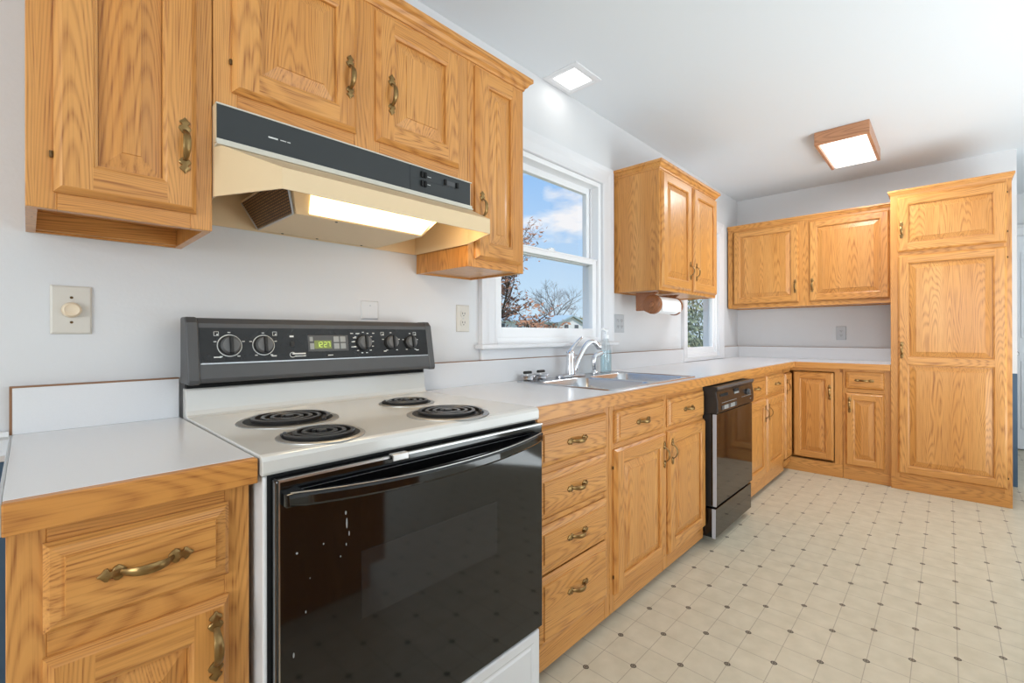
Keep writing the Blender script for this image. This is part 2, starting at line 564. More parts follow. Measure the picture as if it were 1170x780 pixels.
struct(MB().box(XL, -0.335, -0.014, 0, 0.0, 0.10), 'baseboard_left', 'trim_paint', 0.003)

# hall door, a sliver beside the tall cabinet
d1 = MB()
DX = 6.262
d1.box(DX, DX + 0.018, -2.86, -1.96, 0.01, 2.06)
for (a, b2, c, d) in ((-2.76, -2.46, 1.08, 1.90), (-2.36, -2.06, 1.08, 1.90), (-2.76, -2.46, 0.2, 0.86), (-2.36, -2.06, 0.2, 0.86)):
    d1.box(DX - 0.008, DX, a, b2, c, d)
do = struct(d1, 'door_1', 'door_white', 0.004)
MB().lathe([(0.026, 0), (0.026, -0.006), (0.010, -0.012), (0.010, -0.030), (0.024, -0.040), (0.027, -0.052), (0.018, -0.066), (0.0, -0.068)], 20, 0, (DX, -2.02, 0.93), 'x').build('knob', 'chrome_worn', do)
dc = MB()
dc.box(DX - 0.02, 6.28, -1.96, -1.88, 0, 2.14); dc.box(DX - 0.02, 6.28, -2.94, -2.86, 0, 2.14); dc.box(DX - 0.02, 6.28, -2.94, -1.88, 2.06, 2.14)
dc.box(DX - 0.03, 6.28, -2.96, -1.86, 2.14, 2.165)
struct(dc, 'trim_4', 'trim_paint', 0.004)


# ------------------------------------------------------------------ windows
def casing(mb, x0, x1, z0, z1, w, y=0.0, bottom=False):
    """stepped colonial casing around an opening, on the room side (-y)"""
    prof = [(0.0, 0.0), (0.0, -0.012), (0.012, -0.016), (0.05, -0.018), (0.075, -0.024), (w, -0.026), (w, 0.0)]
    loops = []
    for o, d in prof:
        loops.append([(x0 - o, y + d, z0), (x0 - o, y + d, z1 + o), (x1 + o, y + d, z1 + o), (x1 + o, y + d, z0)])
    mb.loops(loops, None, False, False, False, False)
    a, b2 = [l[0] for l in loops], [l[3] for l in loops]
    mb.add(a, [tuple(range(len(a)))]); mb.add(b2, [tuple(range(len(b2)))])


def rect_frame(mb, x0, x1, z0, z1, wl, wr, wbm, wt, y0, y1, mat=0):
    mb.box(x0, x0 + wl, y0, y1, z0, z1, mat); mb.box(x1 - wr, x1, y0, y1, z0, z1, mat)
    mb.box(x0 + wl, x1 - wr, y0, y1, z0, z0 + wbm, mat); mb.box(x0 + wl, x1 - wr, y0, y1, z1 - wt, z1, mat)


def make_window(name, op, zmeet, sillz, stool):
    x0, x1, z0, z1 = op
    fr = MB()
    rect_frame(fr, x0, x1, z0, z1, 0.028, 0.028, 0.035, 0.028, 0.005, 0.125)
    # parting stops
    fr.box(x0 + .028, x0 + .036, 0.055, 0.062, z0, z1); fr.box(x1 - .036, x1 - .028, 0.055, 0.062, z0, z1)
    root = struct(fr, name, 'sash_vinyl', 0.002)
    c = MB(); casing(c, x0, x1, sillz, z1, 0.1)
    c.build('casing', 'trim_paint', root)
    a0, a1 = x0 + .030, x1 - .030
    lo = MB(); rect_frame(lo, a0, a1, z0 + .030, zmeet + .018, 0.040, 0.040, 0.055, 0.036, 0.020, 0.052)
    lo.box(a0, a1, 0.014, 0.020, zmeet + .006, zmeet + .016)
    s1 = lo.build('lower_sash', 'sash_vinyl', root, 0.003)
    MB().box(a0 + .038, a1 - .038, 0.034, 0.038, z0 + .083, zmeet - .016).build('glass', 'pane', s1)
    k = MB(); xm = (a0 + a1) / 2
    k.box(xm - .03, xm + .03, 0.022, 0.05, zmeet + .018, zmeet + .026); k.box(xm - .008, xm + .025, 0.024, 0.036, zmeet + .026, zmeet + .034)
    k.build('sash_lock', 'white_plastic', s1, 0.002)
    upS = MB(); rect_frame(upS, a0, a1, zmeet - .018, z1 - .026, 0.036, 0.036, 0.036, 0.040, 0.066, 0.098)
    s2 = upS.build('upper_sash', 'sash_vinyl', root, 0.003)
    MB().box(a0 + .034, a1 - .034, 0.080, 0.084, zmeet + .016, z1 - .064).build('glass', 'pane', s2)
    if stool:
        st = MB(); st.box(x0 - .125, x1 + .115, -0.055, 0.0, 1.053, 1.074); st.box(x0, x1, 0.0, 0.02, 1.060, 1.074)
        st.build('stool', 'trim_paint', root, 0.006, 3)
        MB().box(x0 - .095, x1 + .095, -0.018, 0, 1.003, 1.053).build('apron', 'trim_paint', root, 0.003)
    return root


make_window('window_1', W1, 1.562, 1.074, True)
w2 = make_window('window_2', W2, 1.50, 0.897, False)
MB().box(W2[0] - .1, W2[1] + .1, -0.022, 0.0, 0.897, 0.925).build('sill_strip', 'trim_paint', w2, 0.003)

# patio door in the back wall, behind the photographer
pf = MB(); rect_frame(pf, 0.6, 3.2, 0.12, 2.15, 0.07, 0.07, 0.06, 0.06, YB - .09, YB - .01); pf.box(1.86, 1.94, YB - .09, YB - .01, 0.18, 2.09)
pd = struct(pf, 'window_3', 'sash_vinyl')
ef = MB()
for a in (-3.4, -2.24, -1.07):
    ef.box(XL - .09, XL - .01, a, a + .07, 0.85, 2.15)
ef.box(XL - .09, XL - .01, -3.33, -1.07, 0.85, 0.92); ef.box(XL - .09, XL - .01, -3.33, -1.07, 2.08, 2.15)
struct(ef, 'window_4', 'sash_vinyl')


# ------------------------------------------------------------------ cabinet kit
def pull_mesh():
    b = MB()
    prof = [(0.026, 0.0035), (0.031, 0.0085), (0.036, 0.0118), (0.0405, 0.0105), (0.0435, 0.0062), (0.0465, 0.0066), (0.049, 0.0102), (0.0525, 0.0092), (0.0565, 0.004), (0.061, 0.0008)]
    for s in (1, -1):
        out = [(w, s * z) for z, w in prof] + [(-w, s * z) for z, w in prof[::-1]]
        l0 = [(x, 0.0, z) for x, z in out]; l1 = [(x, -0.0028, z) for x, z in out]
        l2 = [(x * 0.72, -0.0046, s * 0.042 + (z - s * 0.042) * 0.82) for x, z in out]
        b.loops([l0, l1, l2], [0, 0, 0], True, True, False)
    pts, rs = [], []
    for i in range(17):
        t = -1 + 2 * i / 16
        pts.append((0, -0.003 - 0.021 * (1 - abs(t) ** 2.6), 0.0335 * t)); rs.append(0.0078 - 0.0034 * abs(t) ** 2)
    b.tube(pts, rs, 10, 0, True, 0.42, (0, 1, 0))
    o = b.build('tmp_pull', 'brass', None, 0.0)
    me = o.data
    bpy.data.objects.remove(o)
    me.name = 'pull'
    return me


PULL = pull_mesh()


def handle(parent, x, y, z, horiz):
    return link_mesh('handle', PULL, parent, (x, y, z), (0, PI / 2 if horiz else 0, 0))


def door(cab, x0, x1, z0, z1, yb, splits=(), hx=None, hz=None, hinge=None, stile=0.055, hh=False):
    """raised-panel door; back at y = yb, front at yb - 0.019"""
    t = 0.019
    yf = yb - t
    e = 0.0115
    b = MB()
    cuts = [z0] + list(splits) + [z1]
    # outer slab edge with a small thumbnail profile
    def rc(i, y, a0=x0, a1=x1, c0=z0, c1=z1):
        return [(a0 + i, y, c0 + i), (a1 - i, y, c0 + i), (a1 - i, y, c1 - i), (a0 + i, y, c1 - i)]
    side = [1, 0, 1, 0]
    b.loops([rc(0, yb), rc(0, yb - .006), rc(.0085, yf + .0025), rc(e, yf)], [side] * 3, True, False)
    # front flats: stiles run through, rails between
    xi0, xi1 = x0 + stile, x1 - stile
    b.add([(x0 + e, yf, z0 + e), (xi0, yf, z0 + e), (xi0, yf, z1 - e), (x0 + e, yf, z1 - e)], [(0, 1, 2, 3)], 0)
    b.add([(xi1, yf, z0 + e), (x1 - e, yf, z0 + e), (x1 - e, yf, z1 - e), (xi1, yf, z1 - e)], [(0, 1, 2, 3)], 0)
    zs = [z0 + e]
    opens = []
    lo = z0 + stile
    for c in splits:
        opens.append((lo, c - stile / 2 * .85)); lo = c + stile / 2 * .85
    opens.append((lo, z1 - stile))
    rails = [(z0 + e, opens[0][0])] + [(opens[k][1], opens[k + 1][0]) for k in range(len(opens) - 1)] + [(opens[-1][1], z1 - e)]
    for a, c in rails:
        b.add([(xi0, yf, a), (xi1, yf, a), (xi1, yf, c), (xi0, yf, c)], [(0, 1, 2, 3)], 1)
    for a, c in opens:
        b.loops([rc(0, yf, xi0, xi1, a, c), rc(.003, yf + .0025, xi0, xi1, a, c), rc(.007, yf + .004, xi0, xi1, a, c), rc(.008, yf + .014, xi0, xi1, a, c)], [side] * 3, False, False)
    d = b.build('door', WOOD, cab)
    for a, c in opens:
        p = MB()
        p.loops([rc(.0085, yf + .016, xi0, xi1, a, c), rc(.0085, yf + .0115, xi0, xi1, a, c), rc(.013, yf + .0112, xi0, xi1, a, c), rc(.043, yf + .0035, xi0, xi1, a, c), rc(.0438, yf + .0012, xi0, xi1, a, c)], [0] * 4, True, True)
        p.build('panel', WOOD, d)
    if hx is not None:
        handle(d, hx, yf, hz, hh)
    if hinge:
        hxp = x0 - 0.003 if hinge == 'l' else x1 + 0.003
        for zz in (z0 + 0.07, z1 - 0.07):
            MB().lathe([(0.003, -0.006), (0.003, 0.006)], 10, 0, (hxp, yb - 0.005, zz), 'z').build('hinge', 'hinge_brass', d)
    return d


def drawer(cab, x0, x1, z0, z1, yb, hz=None, knob=True):
    t = 0.019
    b = MB()
    def rc(i, y):
        return [(x0 + i, y, z0 + i), (x1 - i, y, z0 + i), (x1 - i, y, z1 - i), (x0 + i, y, z1 - i)]
    b.loops([rc(0, yb), rc(0, yb - .005), rc(.007, yb - .012), rc(.019, yb - .0145), rc(.022, yb - .0145), rc(.0235, yb - t)], [1] * 6, True, True)
    d = b.build('drawer', WOOD, cab)
    if knob:
        handle(d, (x0 + x1) / 2, yb - t, (z0 + z1) / 2 if hz is None else hz, True)
    return d


def carcass(cab, w, z0, z1, yf, lift=0.0, back=True, top=True):
    """side, back, top and bottom boards behind the face frame (local x 0..w, wall at y=0, front at yf)"""
    b = MB(); s = 0.016; y1 = yf + 0.019
    b.box(0, s, y1, -0.002, z0, z1, 0); b.box(w - s, w, y1, -0.002, z0, z1, 0)
    b.box(s, w - s, y1, -0.008, z0 + lift, z0 + lift + s, 1)
    if top:
        b.box(s, w - s, y1, -0.008, z1 - s, z1, 1)
    if back:
        b.box(s, w - s, -0.014, -0.003, z0, z1, 1)
    return b.build('carcass', WOOD, cab)


def face_frame(cab, w, z0, z1, yf, stiles, rails):
    b = MB(); y1 = yf + 0.019
    xs = sorted(stiles)
    for a, c in xs:
        b.box(a, c, yf, y1, z0, z1, 0)
    for k in range(len(xs) - 1):
        for a, c in rails:
            b.box(xs[k][1], xs[k + 1][0], yf, y1, a, c, 1)
    return b.build('face_frame', WOOD, cab, 0.0012, 1)


def sweep_crown(name, path, prof, mats):
    """mitred moulding along plan path points [(x,y)], prof [(out, z)]; outward is to the right of travel"""
    b = MB()
    def off(i, o):
        p = Vector(path[i] + (0,)) if len(path[i]) == 2 else Vector(path[i])
        ds = []
        if i > 0:
            ds.append((Vector(path[i]) - Vector(path[i - 1])).normalized())
        if i < len(path) - 1:
            ds.append((Vector(path[i + 1]) - Vector(path[i])).normalized())
        ns = [Vector((d.y, -d.x)) for d in ds]
        if len(ns) == 1:
            q = ns[0] * o
        else:
            q = (ns[0] + ns[1]) * (o / (1 + ns[0].dot(ns[1])))
        return (path[i][0] + q.x, path[i][1] + q.y)
    loops = []
    for i in range(len(path)):
        loops.append([off(i, o) + (z,) for o, z in prof])
    b.loops(loops, None, True, True)
    return b


CROWN = [(0.0, 0.0), (0.004, 0.0), (0.006, 0.008), (0.014, 0.014), (0.020, 0.026), (0.030, 0.031), (0.030, 0.046), (0.0, 0.046)]

BASE = 'oak base cabinets'
UPPER = 'oak wall cabinets'
YU = -0.315           # face-frame plane of wall cabinets
YL = -0.600           # face-frame plane of base cabinets

# --- wall cabinet at the left, open recess under it
c = thing('wall_cabinet', 'tall oak wall cabinet with one door left of the range hood', 'cabinet', (-0.309, 0, 1.358), 0, UPPER)
w, h = 0.297, 0.742
carcass(c, w, 0.0, h, YU, 0.045)
face_frame(c, w, 0.0, h, YU, [(0, .042), (w - .042, w)], [(0, .042), (h - .05, h)])
door(c, 0.037, 0.265, 0.033, 0.725, YU, hx=0.241, hz=0.176, hinge='l')
MB().box(0.016, w - .016, -0.032, -0.014, 0.004, 0.045, 1).build('hanging_rail', WOOD, c, 0.001)

# --- cabinet over the hood
c = thing('wall_cabinet', 'short two-door oak cabinet directly above the range hood', 'cabinet', (-0.010, 0, 1.651), 0, UPPER)
w, h = 0.778, 0.449
carcass(c, w, 0.0, h, YU, 0.0)
face_frame(c, w, 0.0, h, YU, [(0, .05), (w / 2 - .04, w / 2 + .04), (w - .045, w)], [(0, .055), (h - .04, h)])
door(c, 0.038, 0.352, 0.043, 0.432, YU, hx=0.327, hz=0.190, hinge='l')
door(c, 0.415, 0.732, 0.043, 0.432, YU, hx=0.460, hz=0.190)

# --- narrow cabinet right of the hood
c = thing('wall_cabinet', 'narrow one-door oak wall cabinet between range hood and sink window', 'cabinet', (0.769, 0, 1.362), 0, UPPER)
w, h = 0.293, 0.738
carcass(c, w, 0.0, h, YU, 0.006)
face_frame(c, w, 0.0, h, YU, [(0, .04), (w - .035, w)], [(0, .04), (h - .04, h)])
door(c, 0.030, 0.268, 0.030, 0.722, YU, hx=0.052, hz=0.212)

cm = sweep_crown('crown_molding', [(-0.309, 0.0 - 0.002), (-0.309, YU), (1.062, YU), (1.062, -0.002)], [(o, z + 2.094) for o, z in CROWN], WOOD)
cm.m = [1] * len(cm.m)
tag(cm.build('crown_molding', WOOD), 'oak crown molding running along the tops of the cabinets around the hood', 'molding')

# --- cabinet between the windows
c = thing('wall_cabinet', 'two-door oak wall cabinet between the two windows above the paper towels', 'cabinet', (2.262, 0, 1.383), 0, UPPER)
w, h = 0.898, 0.722
carcass(c, w, 0.0, h, YU, 0.006)
face_frame(c, w, 0.0, h, YU, [(0, .035), (w / 2 - .03, w / 2 + .03), (w - .035, w)], [(0, .035), (h - .04, h)])
door(c, 0.014, 0.438, 0.020, 0.710, YU, hx=0.410, hz=0.150)
door(c, 0.478, 0.888, 0.020, 0.710, YU, hx=0.506, hz=0.150)
cc = sweep_crown('crown', [(0, -0.002), (0, YU), (w, YU), (w, -0.002)], [(o, z + h - .003) for o, z in CROWN], WOOD)
cc.m = [1] * len(cc.m)
cc.build('crown', WOOD, c)

# --- far wall uppers (local x runs along -y)
R90 = -PI / 2
c = thing('wall_cabinet', 'wide two-door oak wall cabinet on the far wall, left of the tall pantry', 'cabinet', (XF, -0.014, 1.365), R90, UPPER)
w, h = 1.232, 0.747
carcass(c, w, 0.0, h, YU, 0.006)
face_frame(c, w, 0.0, h, YU, [(0, .045), (0.585, 0.68), (w - .03, w)], [(0, .035), (h - .03, h)])
door(c, 0.052, 0.592, 0.036, 0.728, YU, hx=0.566, hz=0.175)
door(c, 0.668, 1.208, 0.036, 0.728, YU, hx=0.694, hz=0.175)
cc = sweep_crown('crown', [(0.0, YU), (w, YU)], [(o * .75, z * .85 + h - .003) for o, z in CROWN], WOOD)
cc.m = [1] * len(cc.m)
cc.build('crown', WOOD, c)

# --- tall pantry
YP = -(XF - 4.02)
c = thing('pantry_cabinet', 'tall full-height oak pantry cabinet at the right end of the far wall', 'cabinet', (XF, -1.249, 0.0), R90, UPPER)
w, h = 0.600, 2.118
b = MB(); s = 0.018
b.box(0, s, YP + .019, -0.002, 0, h, 0); b.box(w - s, w, YP + .019, -0.002, 0, h, 0); b.box(s, w - s, YP + .019, -.008, .09, .106, 1); b.box(s, w - s, YP + .019, -.008, h - .016, h, 1); b.box(s, w - s, -.016, -.003, .1, h, 0)
b.build('carcass', WOOD, c)
face_frame(c, w, 0.088, h, YP, [(0, .05), (w - .035, w)], [(0.088, .13), (1.66, 1.73), (h - .03, h)])
MB().box(0, w, YP + .003, YP + .019, 0.0, 0.087, 1).build('toe_kick', WOOD, c, 0.001)
door(c, 0.040, 0.578, 1.706, 2.098, YP, hx=0.062, hz=1.862, hinge='r')
door(c, 0.040, 0.578, 0.120, 1.680, YP, splits=(0.926,), hx=0.062, hz=1.003, hinge='r')
cc = sweep_crown('crown', [(0, -0.002), (0.0, YP), (w, YP), (w, -0.002)], [(o * .5, z * .85 + h - .003) for o, z in CROWN], WOOD)
cc.m = [1] * len(cc.m)
cc.build('crown', WOOD, c)


# --- base cabinets
ZT = 0.848
def base_cab(label, x0, x1, z0=0.035, sides=True, group=BASE):
    c = thing('base_cabinet', label, 'cabinet', (x0, 0, 0), 0, group)
    w = x1 - x0
    b = MB(); s = 0.016; y1 = YL + 0.019
    b.box(0, s, y1, -0.002, z0, ZT, 0); b.box(w - s, w, y1, -0.002, z0, ZT, 0)
    b.box(s, w - s, y1, -0.008, 0.09, 0.106, 1); b.box(s, w - s, -0.014, -0.003, 0.09, ZT, 0)
    b.build('carcass', WOOD, c)
    MB().box(0, w, -0.535, -0.520, 0.0, 0.09, 1).build('toe_kick', 'black_void' if False else WOOD, c)
    return c, w


# left of the range
c, w = base_cab('oak base cabinet left of the range with one drawer over a door', -0.327, -0.021)
face_frame(c, w, 0.035, ZT, YL, [(0, .04), (w - .04, w)], [(0.035, .11), (.635, .70), (.805, ZT)])
drawer(c, 0.036, 0.271, 0.688, 0.818, YL)
door(c, 0.036, 0.271, 0.10, 0.652, YL, hx=0.247, hz=0.575)

# drawer bank
c, w = base_cab('oak base cabinet with a stack of four drawers, right of the range', 0.783, 1.236)
face_frame(c, w, 0.035, ZT, YL, [(0, .03), (w - .035, w)], [(0.035, .12), (.34, .36), (.50, .52), (.66, .69), (.81, ZT)])
for a, d in ((0.690, 0.821), (0.524, 0.667), (0.362, 0.500), (0.118, 0.338)):
    drawer(c, 0.018, w - .030, a, d, YL, hz=(a + d) / 2 + (0.02 if d < .34 else 0))

# sink base
c, w = base_cab('double-door oak sink base with two false drawer fronts', 1.238, 2.172)
face_frame(c, w, 0.035, ZT, YL, [(0, .035), (.452, .497), (w - .010, w)], [(0.035, .12), (.66, .70), (.81, ZT)])
drawer(c, 0.030, 0.452, 0.692, 0.821, YL); drawer(c, 0.494, 0.922, 0.688, 0.821, YL)
door(c, 0.024, 0.464, 0.105, 0.670, YL, hx=0.438, hz=0.575, hinge='l')
door(c, 0.494, 0.930, 0.100, 0.670, YL, hx=0.520, hz=0.575)

# right of the dishwasher
c, w = base_cab('oak base cabinet right of the dishwasher, two doors under two small drawers', 2.800, 3.815)
face_frame(c, w, 0.035, ZT, YL, [(0, .03), (.49, .535), (w - .015, w)], [(0.035, .15), (.655, .69), (.81, ZT)])
drawer(c, 0.026, 0.494, 0.686, 0.820, YL); drawer(c, 0.533, 0.998, 0.680, 0.820, YL)
door(c, 0.026, 0.494, 0.130, 0.666, YL, hx=0.468, hz=0.560)
door(c, 0.533, 0.998, 0.130, 0.660, YL, hx=0.560, hz=0.560)

# corner unit, two leaves meeting in the corner
YFB = 4.052 - XF       # far base face plane (local y)
c = thing('corner_cabinet', 'oak corner base cabinet with two hinged door leaves meeting at the corner', 'cabinet', (0, 0, 0), 0, BASE)
b = MB()
b.box(3.817, 3.833, YL, -0.002, 0.035, ZT, 0)
b.box(3.833, XF - .003, -0.018, -0.003, 0.09, ZT, 0)
b.box(XF - .018, XF - .003, -0.940, -0.018, 0.09, ZT, 0)
b.box(4.072, XF - .02, -0.956, -0.940, 0.035, ZT, 0)
b.box(3.833, XF - .02, YL + .02, -0.02, 0.09, 0.106, 1); b.box(4.072, XF - .02, -0.94, YL + .02, 0.09, 0.106, 1)
b.box(3.817, 4.052, YL, YL + .019, 0.81, ZT, 1); b.box(4.052, 4.071, -0.94, YL, 0.822, ZT, 2)
b.box(4.052, 4.071, -0.956, -0.905, 0.09, 0.822, 0)
b.box(3.817, 4.052, YL, YL + .019, 0.06, .105, 1)
b.build('carcass', WOOD, c)
k = MB(); k.box(4.050, 4.066, -0.956, YL + .07, 0.0, 0.105, 2); k.box(3.817, 4.050, -0.535, -0.520, 0.0, .09, 1)
k.build('toe_kick', WOOD, c, 0.001)
door(c, 3.838, 4.033, 0.122, 0.806, YL, hx=3.866, hz=0.70, stile=0.05)
sub = bpy.data.objects.new('pivot', None)
dd = door(c, -0.0155, 0.262, 0.122, 0.815, 0.0, hx=0.238, hz=0.66, stile=0.05)
dd.rotation_euler = (0, 0, R90); dd.location = (4.054, -0.637, 0)
bpy.data.objects.remove(sub)

# far base between the corner and the pantry
c = thing('base_cabinet', 'narrow oak base cabinet between the corner unit and the tall pantry', 'cabinet', (XF, -0.958, 0), R90, BASE)
w = 0.289
b = MB(); s = 0.016; y1 = YFB + .019
b.box(0, s, y1, -0.022, 0.09, ZT, 0); b.box(w - s, w, y1, -0.002, 0.09, ZT, 0); b.box(s, w - s, y1, -0.008, 0.09, 0.106, 1); b.box(s, w - s, -0.014, -0.003, 0.09, ZT, 0)
b.build('carcass', WOOD, c)
face_frame(c, w, 0.09, ZT, YFB, [(0, .03), (w - .04, w)], [(0.09, .115), (.67, .70), (.825, ZT)])
MB().box(0, w, YFB + .004, YFB + .018, 0.0, 0.089, 1).build('toe_kick', WOOD, c, 0.001)
drawer(c, 0.018, 0.252, 0.702, 0.832, YFB)
door(c, 0.018, 0.252, 0.112, 0.668, YFB, hx=0.044, hz=0.575, stile=0.05)

# ------------------------------------------------------------------ worktops
ZC = 0.894
YC = -0.640
# left worktop
ct = thing('worktop', 'short white laminate worktop left of the range with wood front edge', 'worktop', (0, 0, 0), 0, 'white laminate worktops')
MB().box(-0.330, -0.018, YC + .019, -0.001, 0.850, ZC).build('top', 'laminate', ct, 0.0015)
b = MB().box(-0.330, -0.018, YC, YC + .019, 0.849, ZC, 1); b.build('edge_trim', WOOD, ct, 0.002)
MB().box(-0.3345, -0.330, YC + .002, -0.001, 0.850, ZC).build('side_strip', 'plate_grey', ct, 0.001)
b = MB().box(-0.330, -0.020, -0.020, -0.001, ZC, 0.999); b.build('backsplash', 'laminate', ct, 0.001)
b = MB().box(-0.3345, -0.020, -0.020, -0.001, 0.999, 1.0025).box(-0.3345, -0.330, -0.020, -0.001, ZC, 0.999); b.build('backsplash_edging', 'brown_edge', ct)

# main L-shaped worktop with sink cut-out
SX0, SX1, SY0, SY1 = 1.305, 2.105, -0.570, -0.075
ct = thing('worktop', 'long L-shaped white laminate worktop with sink and wood front edge', 'worktop', (0, 0, 0), 0, 'white laminate worktops')
b = MB()
yf2 = YC + .019
xe = XF - 0.640
b.box(0.765, SX0, yf2, -0.001, 0.850, ZC); b.box(SX1, XF - .001, yf2, -0.001, 0.850, ZC)
b.box(SX0, SX1, yf2, SY0, 0.850, ZC); b.box(SX0, SX1, SY1, -0.001, 0.850, ZC)
b.box(xe + .019, XF - .001, -1.247, yf2, 0.850, ZC)
b.build('top', 'laminate', ct)
b = MB().box(0.765, xe + .019, YC, yf2, 0.849, ZC, 1).box(xe, xe + .019, -1.247, YC, 0.849, ZC, 2); b.build('edge_trim', WOOD, ct, 0.002)
b = MB().box(0.790, 3.300, -0.020, -0.001, ZC, 1.0); b.box(4.215, XF - .001, -0.020, -0.001, ZC, 1.0); b.box(XF - .020, XF - .001, -1.247, -0.020, ZC, 1.0)
b.build('backsplash', 'laminate', ct, 0.001)
b = MB().box(0.790, 3.300, -0.020, -0.001, 1.0, 1.003); b.box(4.211, 4.215, -0.020, -0.001, ZC, 1.003); b.box(4.215, XF - .001, -0.020, -0.001, 1.0, 1.003); b.box(XF - .020, XF - .001, -1.247, -0.020, 1.0, 1.003)
b.build('backsplash_edging', 'brown_edge', ct)


# ------------------------------------------------------------------ sink
def rrect(x0, x1, y0, y1, r, z, seg=6):
    pts = []
    for cx, cy, a0 in ((x1 - r, y1 - r, 0), (x0 + r, y1 - r, 90), (x0 + r, y0 + r, 180), (x1 - r, y0 + r, 270)):
        for k in range(seg + 1):
            a = math.radians(a0 + 90 * k / seg)
            pts.append((cx + r * math.cos(a), cy + r * math.sin(a), z))
    return pts


def quad_annulus(mb, outer, inners_bounds, z):
    """flat deck between an outer rectangle and rounded holes, built as strips"""
    pass


sk = thing('sink', 'stainless steel double-bowl drop-in sink under the window', 'sink', (1.705, -0.32, ZC))
L = lambda p: (p[0] - 1.705, p[1] + 0.32, p[2] - ZC)
bw1 = (1.325, 1.690, -0.555, -0.160)
bw2 = (1.725, 2.085, -0.555, -0.160)
b = MB()
# raised rim
b.loops([[L(p) for p in rrect(1.285, 2.122, -0.592, -0.055, .03, z)] for z in (ZC + .0005,)] + [[L(p) for p in rrect(1.288, 2.119, -0.589, -0.058, .03, ZC + .005)], [L(p) for p in rrect(1.298, 2.109, -0.579, -0.068, .025, ZC + .005)], [L(p) for p in rrect(1.303, 2.104, -0.574, -0.073, .022, ZC + .002)]], None, False, False, True)
b.build('rim', 'steel', sk)
# deck with two holes via bmesh bridge: strips around bowls
dk = bmesh.new()
def ring_edges(pts):
    vs_ = [dk.verts.new(L(p)) for p in pts]
    return [dk.edges.new((vs_[i], vs_[(i + 1) % len(vs_)])) for i in range(len(vs_))]
es = ring_edges(rrect(1.303, 2.104, -0.574, -0.073, .022, ZC + .002)) + ring_edges(rrect(*bw1, .05, ZC + .002)) + ring_edges(rrect(*bw2, .05, ZC + .002))
bmesh.ops.triangle_fill(dk, edges=es, use_beauty=True)
bmesh.ops.recalc_face_normals(dk, faces=dk.faces[:])
dm = bpy.data.meshes.new('deck'); dk.to_mesh(dm); dk.free()
dm.materials.append(MATS['steel'])
deck = link_mesh('deck', dm, sk, (0, 0, 0))
for bx in (bw1, bw2):
    b = MB()
    x0, x1, y0, y1 = bx
    lp = []
    for ins, z, r in ((0, ZC + .002, .05), (.004, ZC - .003, .05), (.010, ZC - .08, .05), (.016, ZC - .145, .05), (.034, ZC - .168, .045), (.07, ZC - .172, .04), (.14, ZC - .175, .03)):
        lp.append([L(p) for p in rrect(x0 + ins, x1 - ins, y0 + ins, y1 - ins, r, z)])
    b.loops(lp, None, False, True, True)
    bo = b.build('bowl', 'steel', sk)
    MB().lathe([(0.0, .003), (.030, .003), (.040, .006), (.044, .003), (.044, .0005)], 24, 0, L(((x0 + x1) / 2, (y0 + y1) / 2, ZC - .175)), 'z', False).build('drain', 'chrome_worn', bo)

# faucet
fx, fy, fz = 1.660, -0.108, ZC + .0055
fc = thing('faucet', 'chrome single-lever kitchen faucet with arched spout behind the sink', 'faucet', (fx, fy, fz))
MB().loops([rrect(-.115, .115, -.027, .027, .026, 0), rrect(-.115, .115, -.027, .027, .026, .008), rrect(-.105, .105, -.02, .02, .019, .014)], None, True, True, True).build('base_plate', 'chrome', fc)
MB().lathe([(.027, .013), (.026, .03), (.0235, .06), (.0235, .105), (.025, .115), (.022, .128), (.012, .136), (0, .138)], 24).build('body', 'chrome', fc)
sp = []
for i in range(15):
    t = i / 14
    sp.append((0.014 + 0.176 * t, -0.012 - 0.05 * t, 0.03 + 0.150 * math.sin(min(1.0, t * 1.12) * PI * 0.66) ** 1.0 - (0.012 if t > .9 else 0)))
MB().tube(sp, [.017 - .006 * (i / 14) + (.003 if i > 11 else 0) for i in range(15)], 14).build('spout', 'chrome', fc)
lv = []
for i in range(9):
    t = i / 8
    lv.append((0.0 + 0.115 * t ** 1.2, 0.006 * t, 0.128 + 0.088 * t - .012 * t * t))
MB().tube(lv, [.013, .012, .0105, .0095, .0085, .008, .008, .0085, .006], 12, 0, True, 0.8).build('lever', 'chrome', fc)

# side sprayer
sx, sy = 1.885, -0.108
spq = thing('sink_sprayer', 'small chrome pull-out sprayer between the faucet and the soap bottle', 'sprayer', (sx, sy, fz))
MB().lathe([(.024, 0), (.024, .004), (.017, .010), (.014, .02), (0, .02)], 20).build('base', 'chrome', spq)
MB().tube([(0, 0, .018), (-.004, 0, .045), (-.006, 0, .07), (.004, 0, .092), (.022, -.004, .105)], [.011, .0125, .015, .016, .013], 14).build('grip', 'chrome', spq)
MB().tube([(.010, 0, .098), (.035, -.006, .108), (.062, -.012, .116)], [.013, .015, .012], 14).build('nozzle', 'chrome', spq)

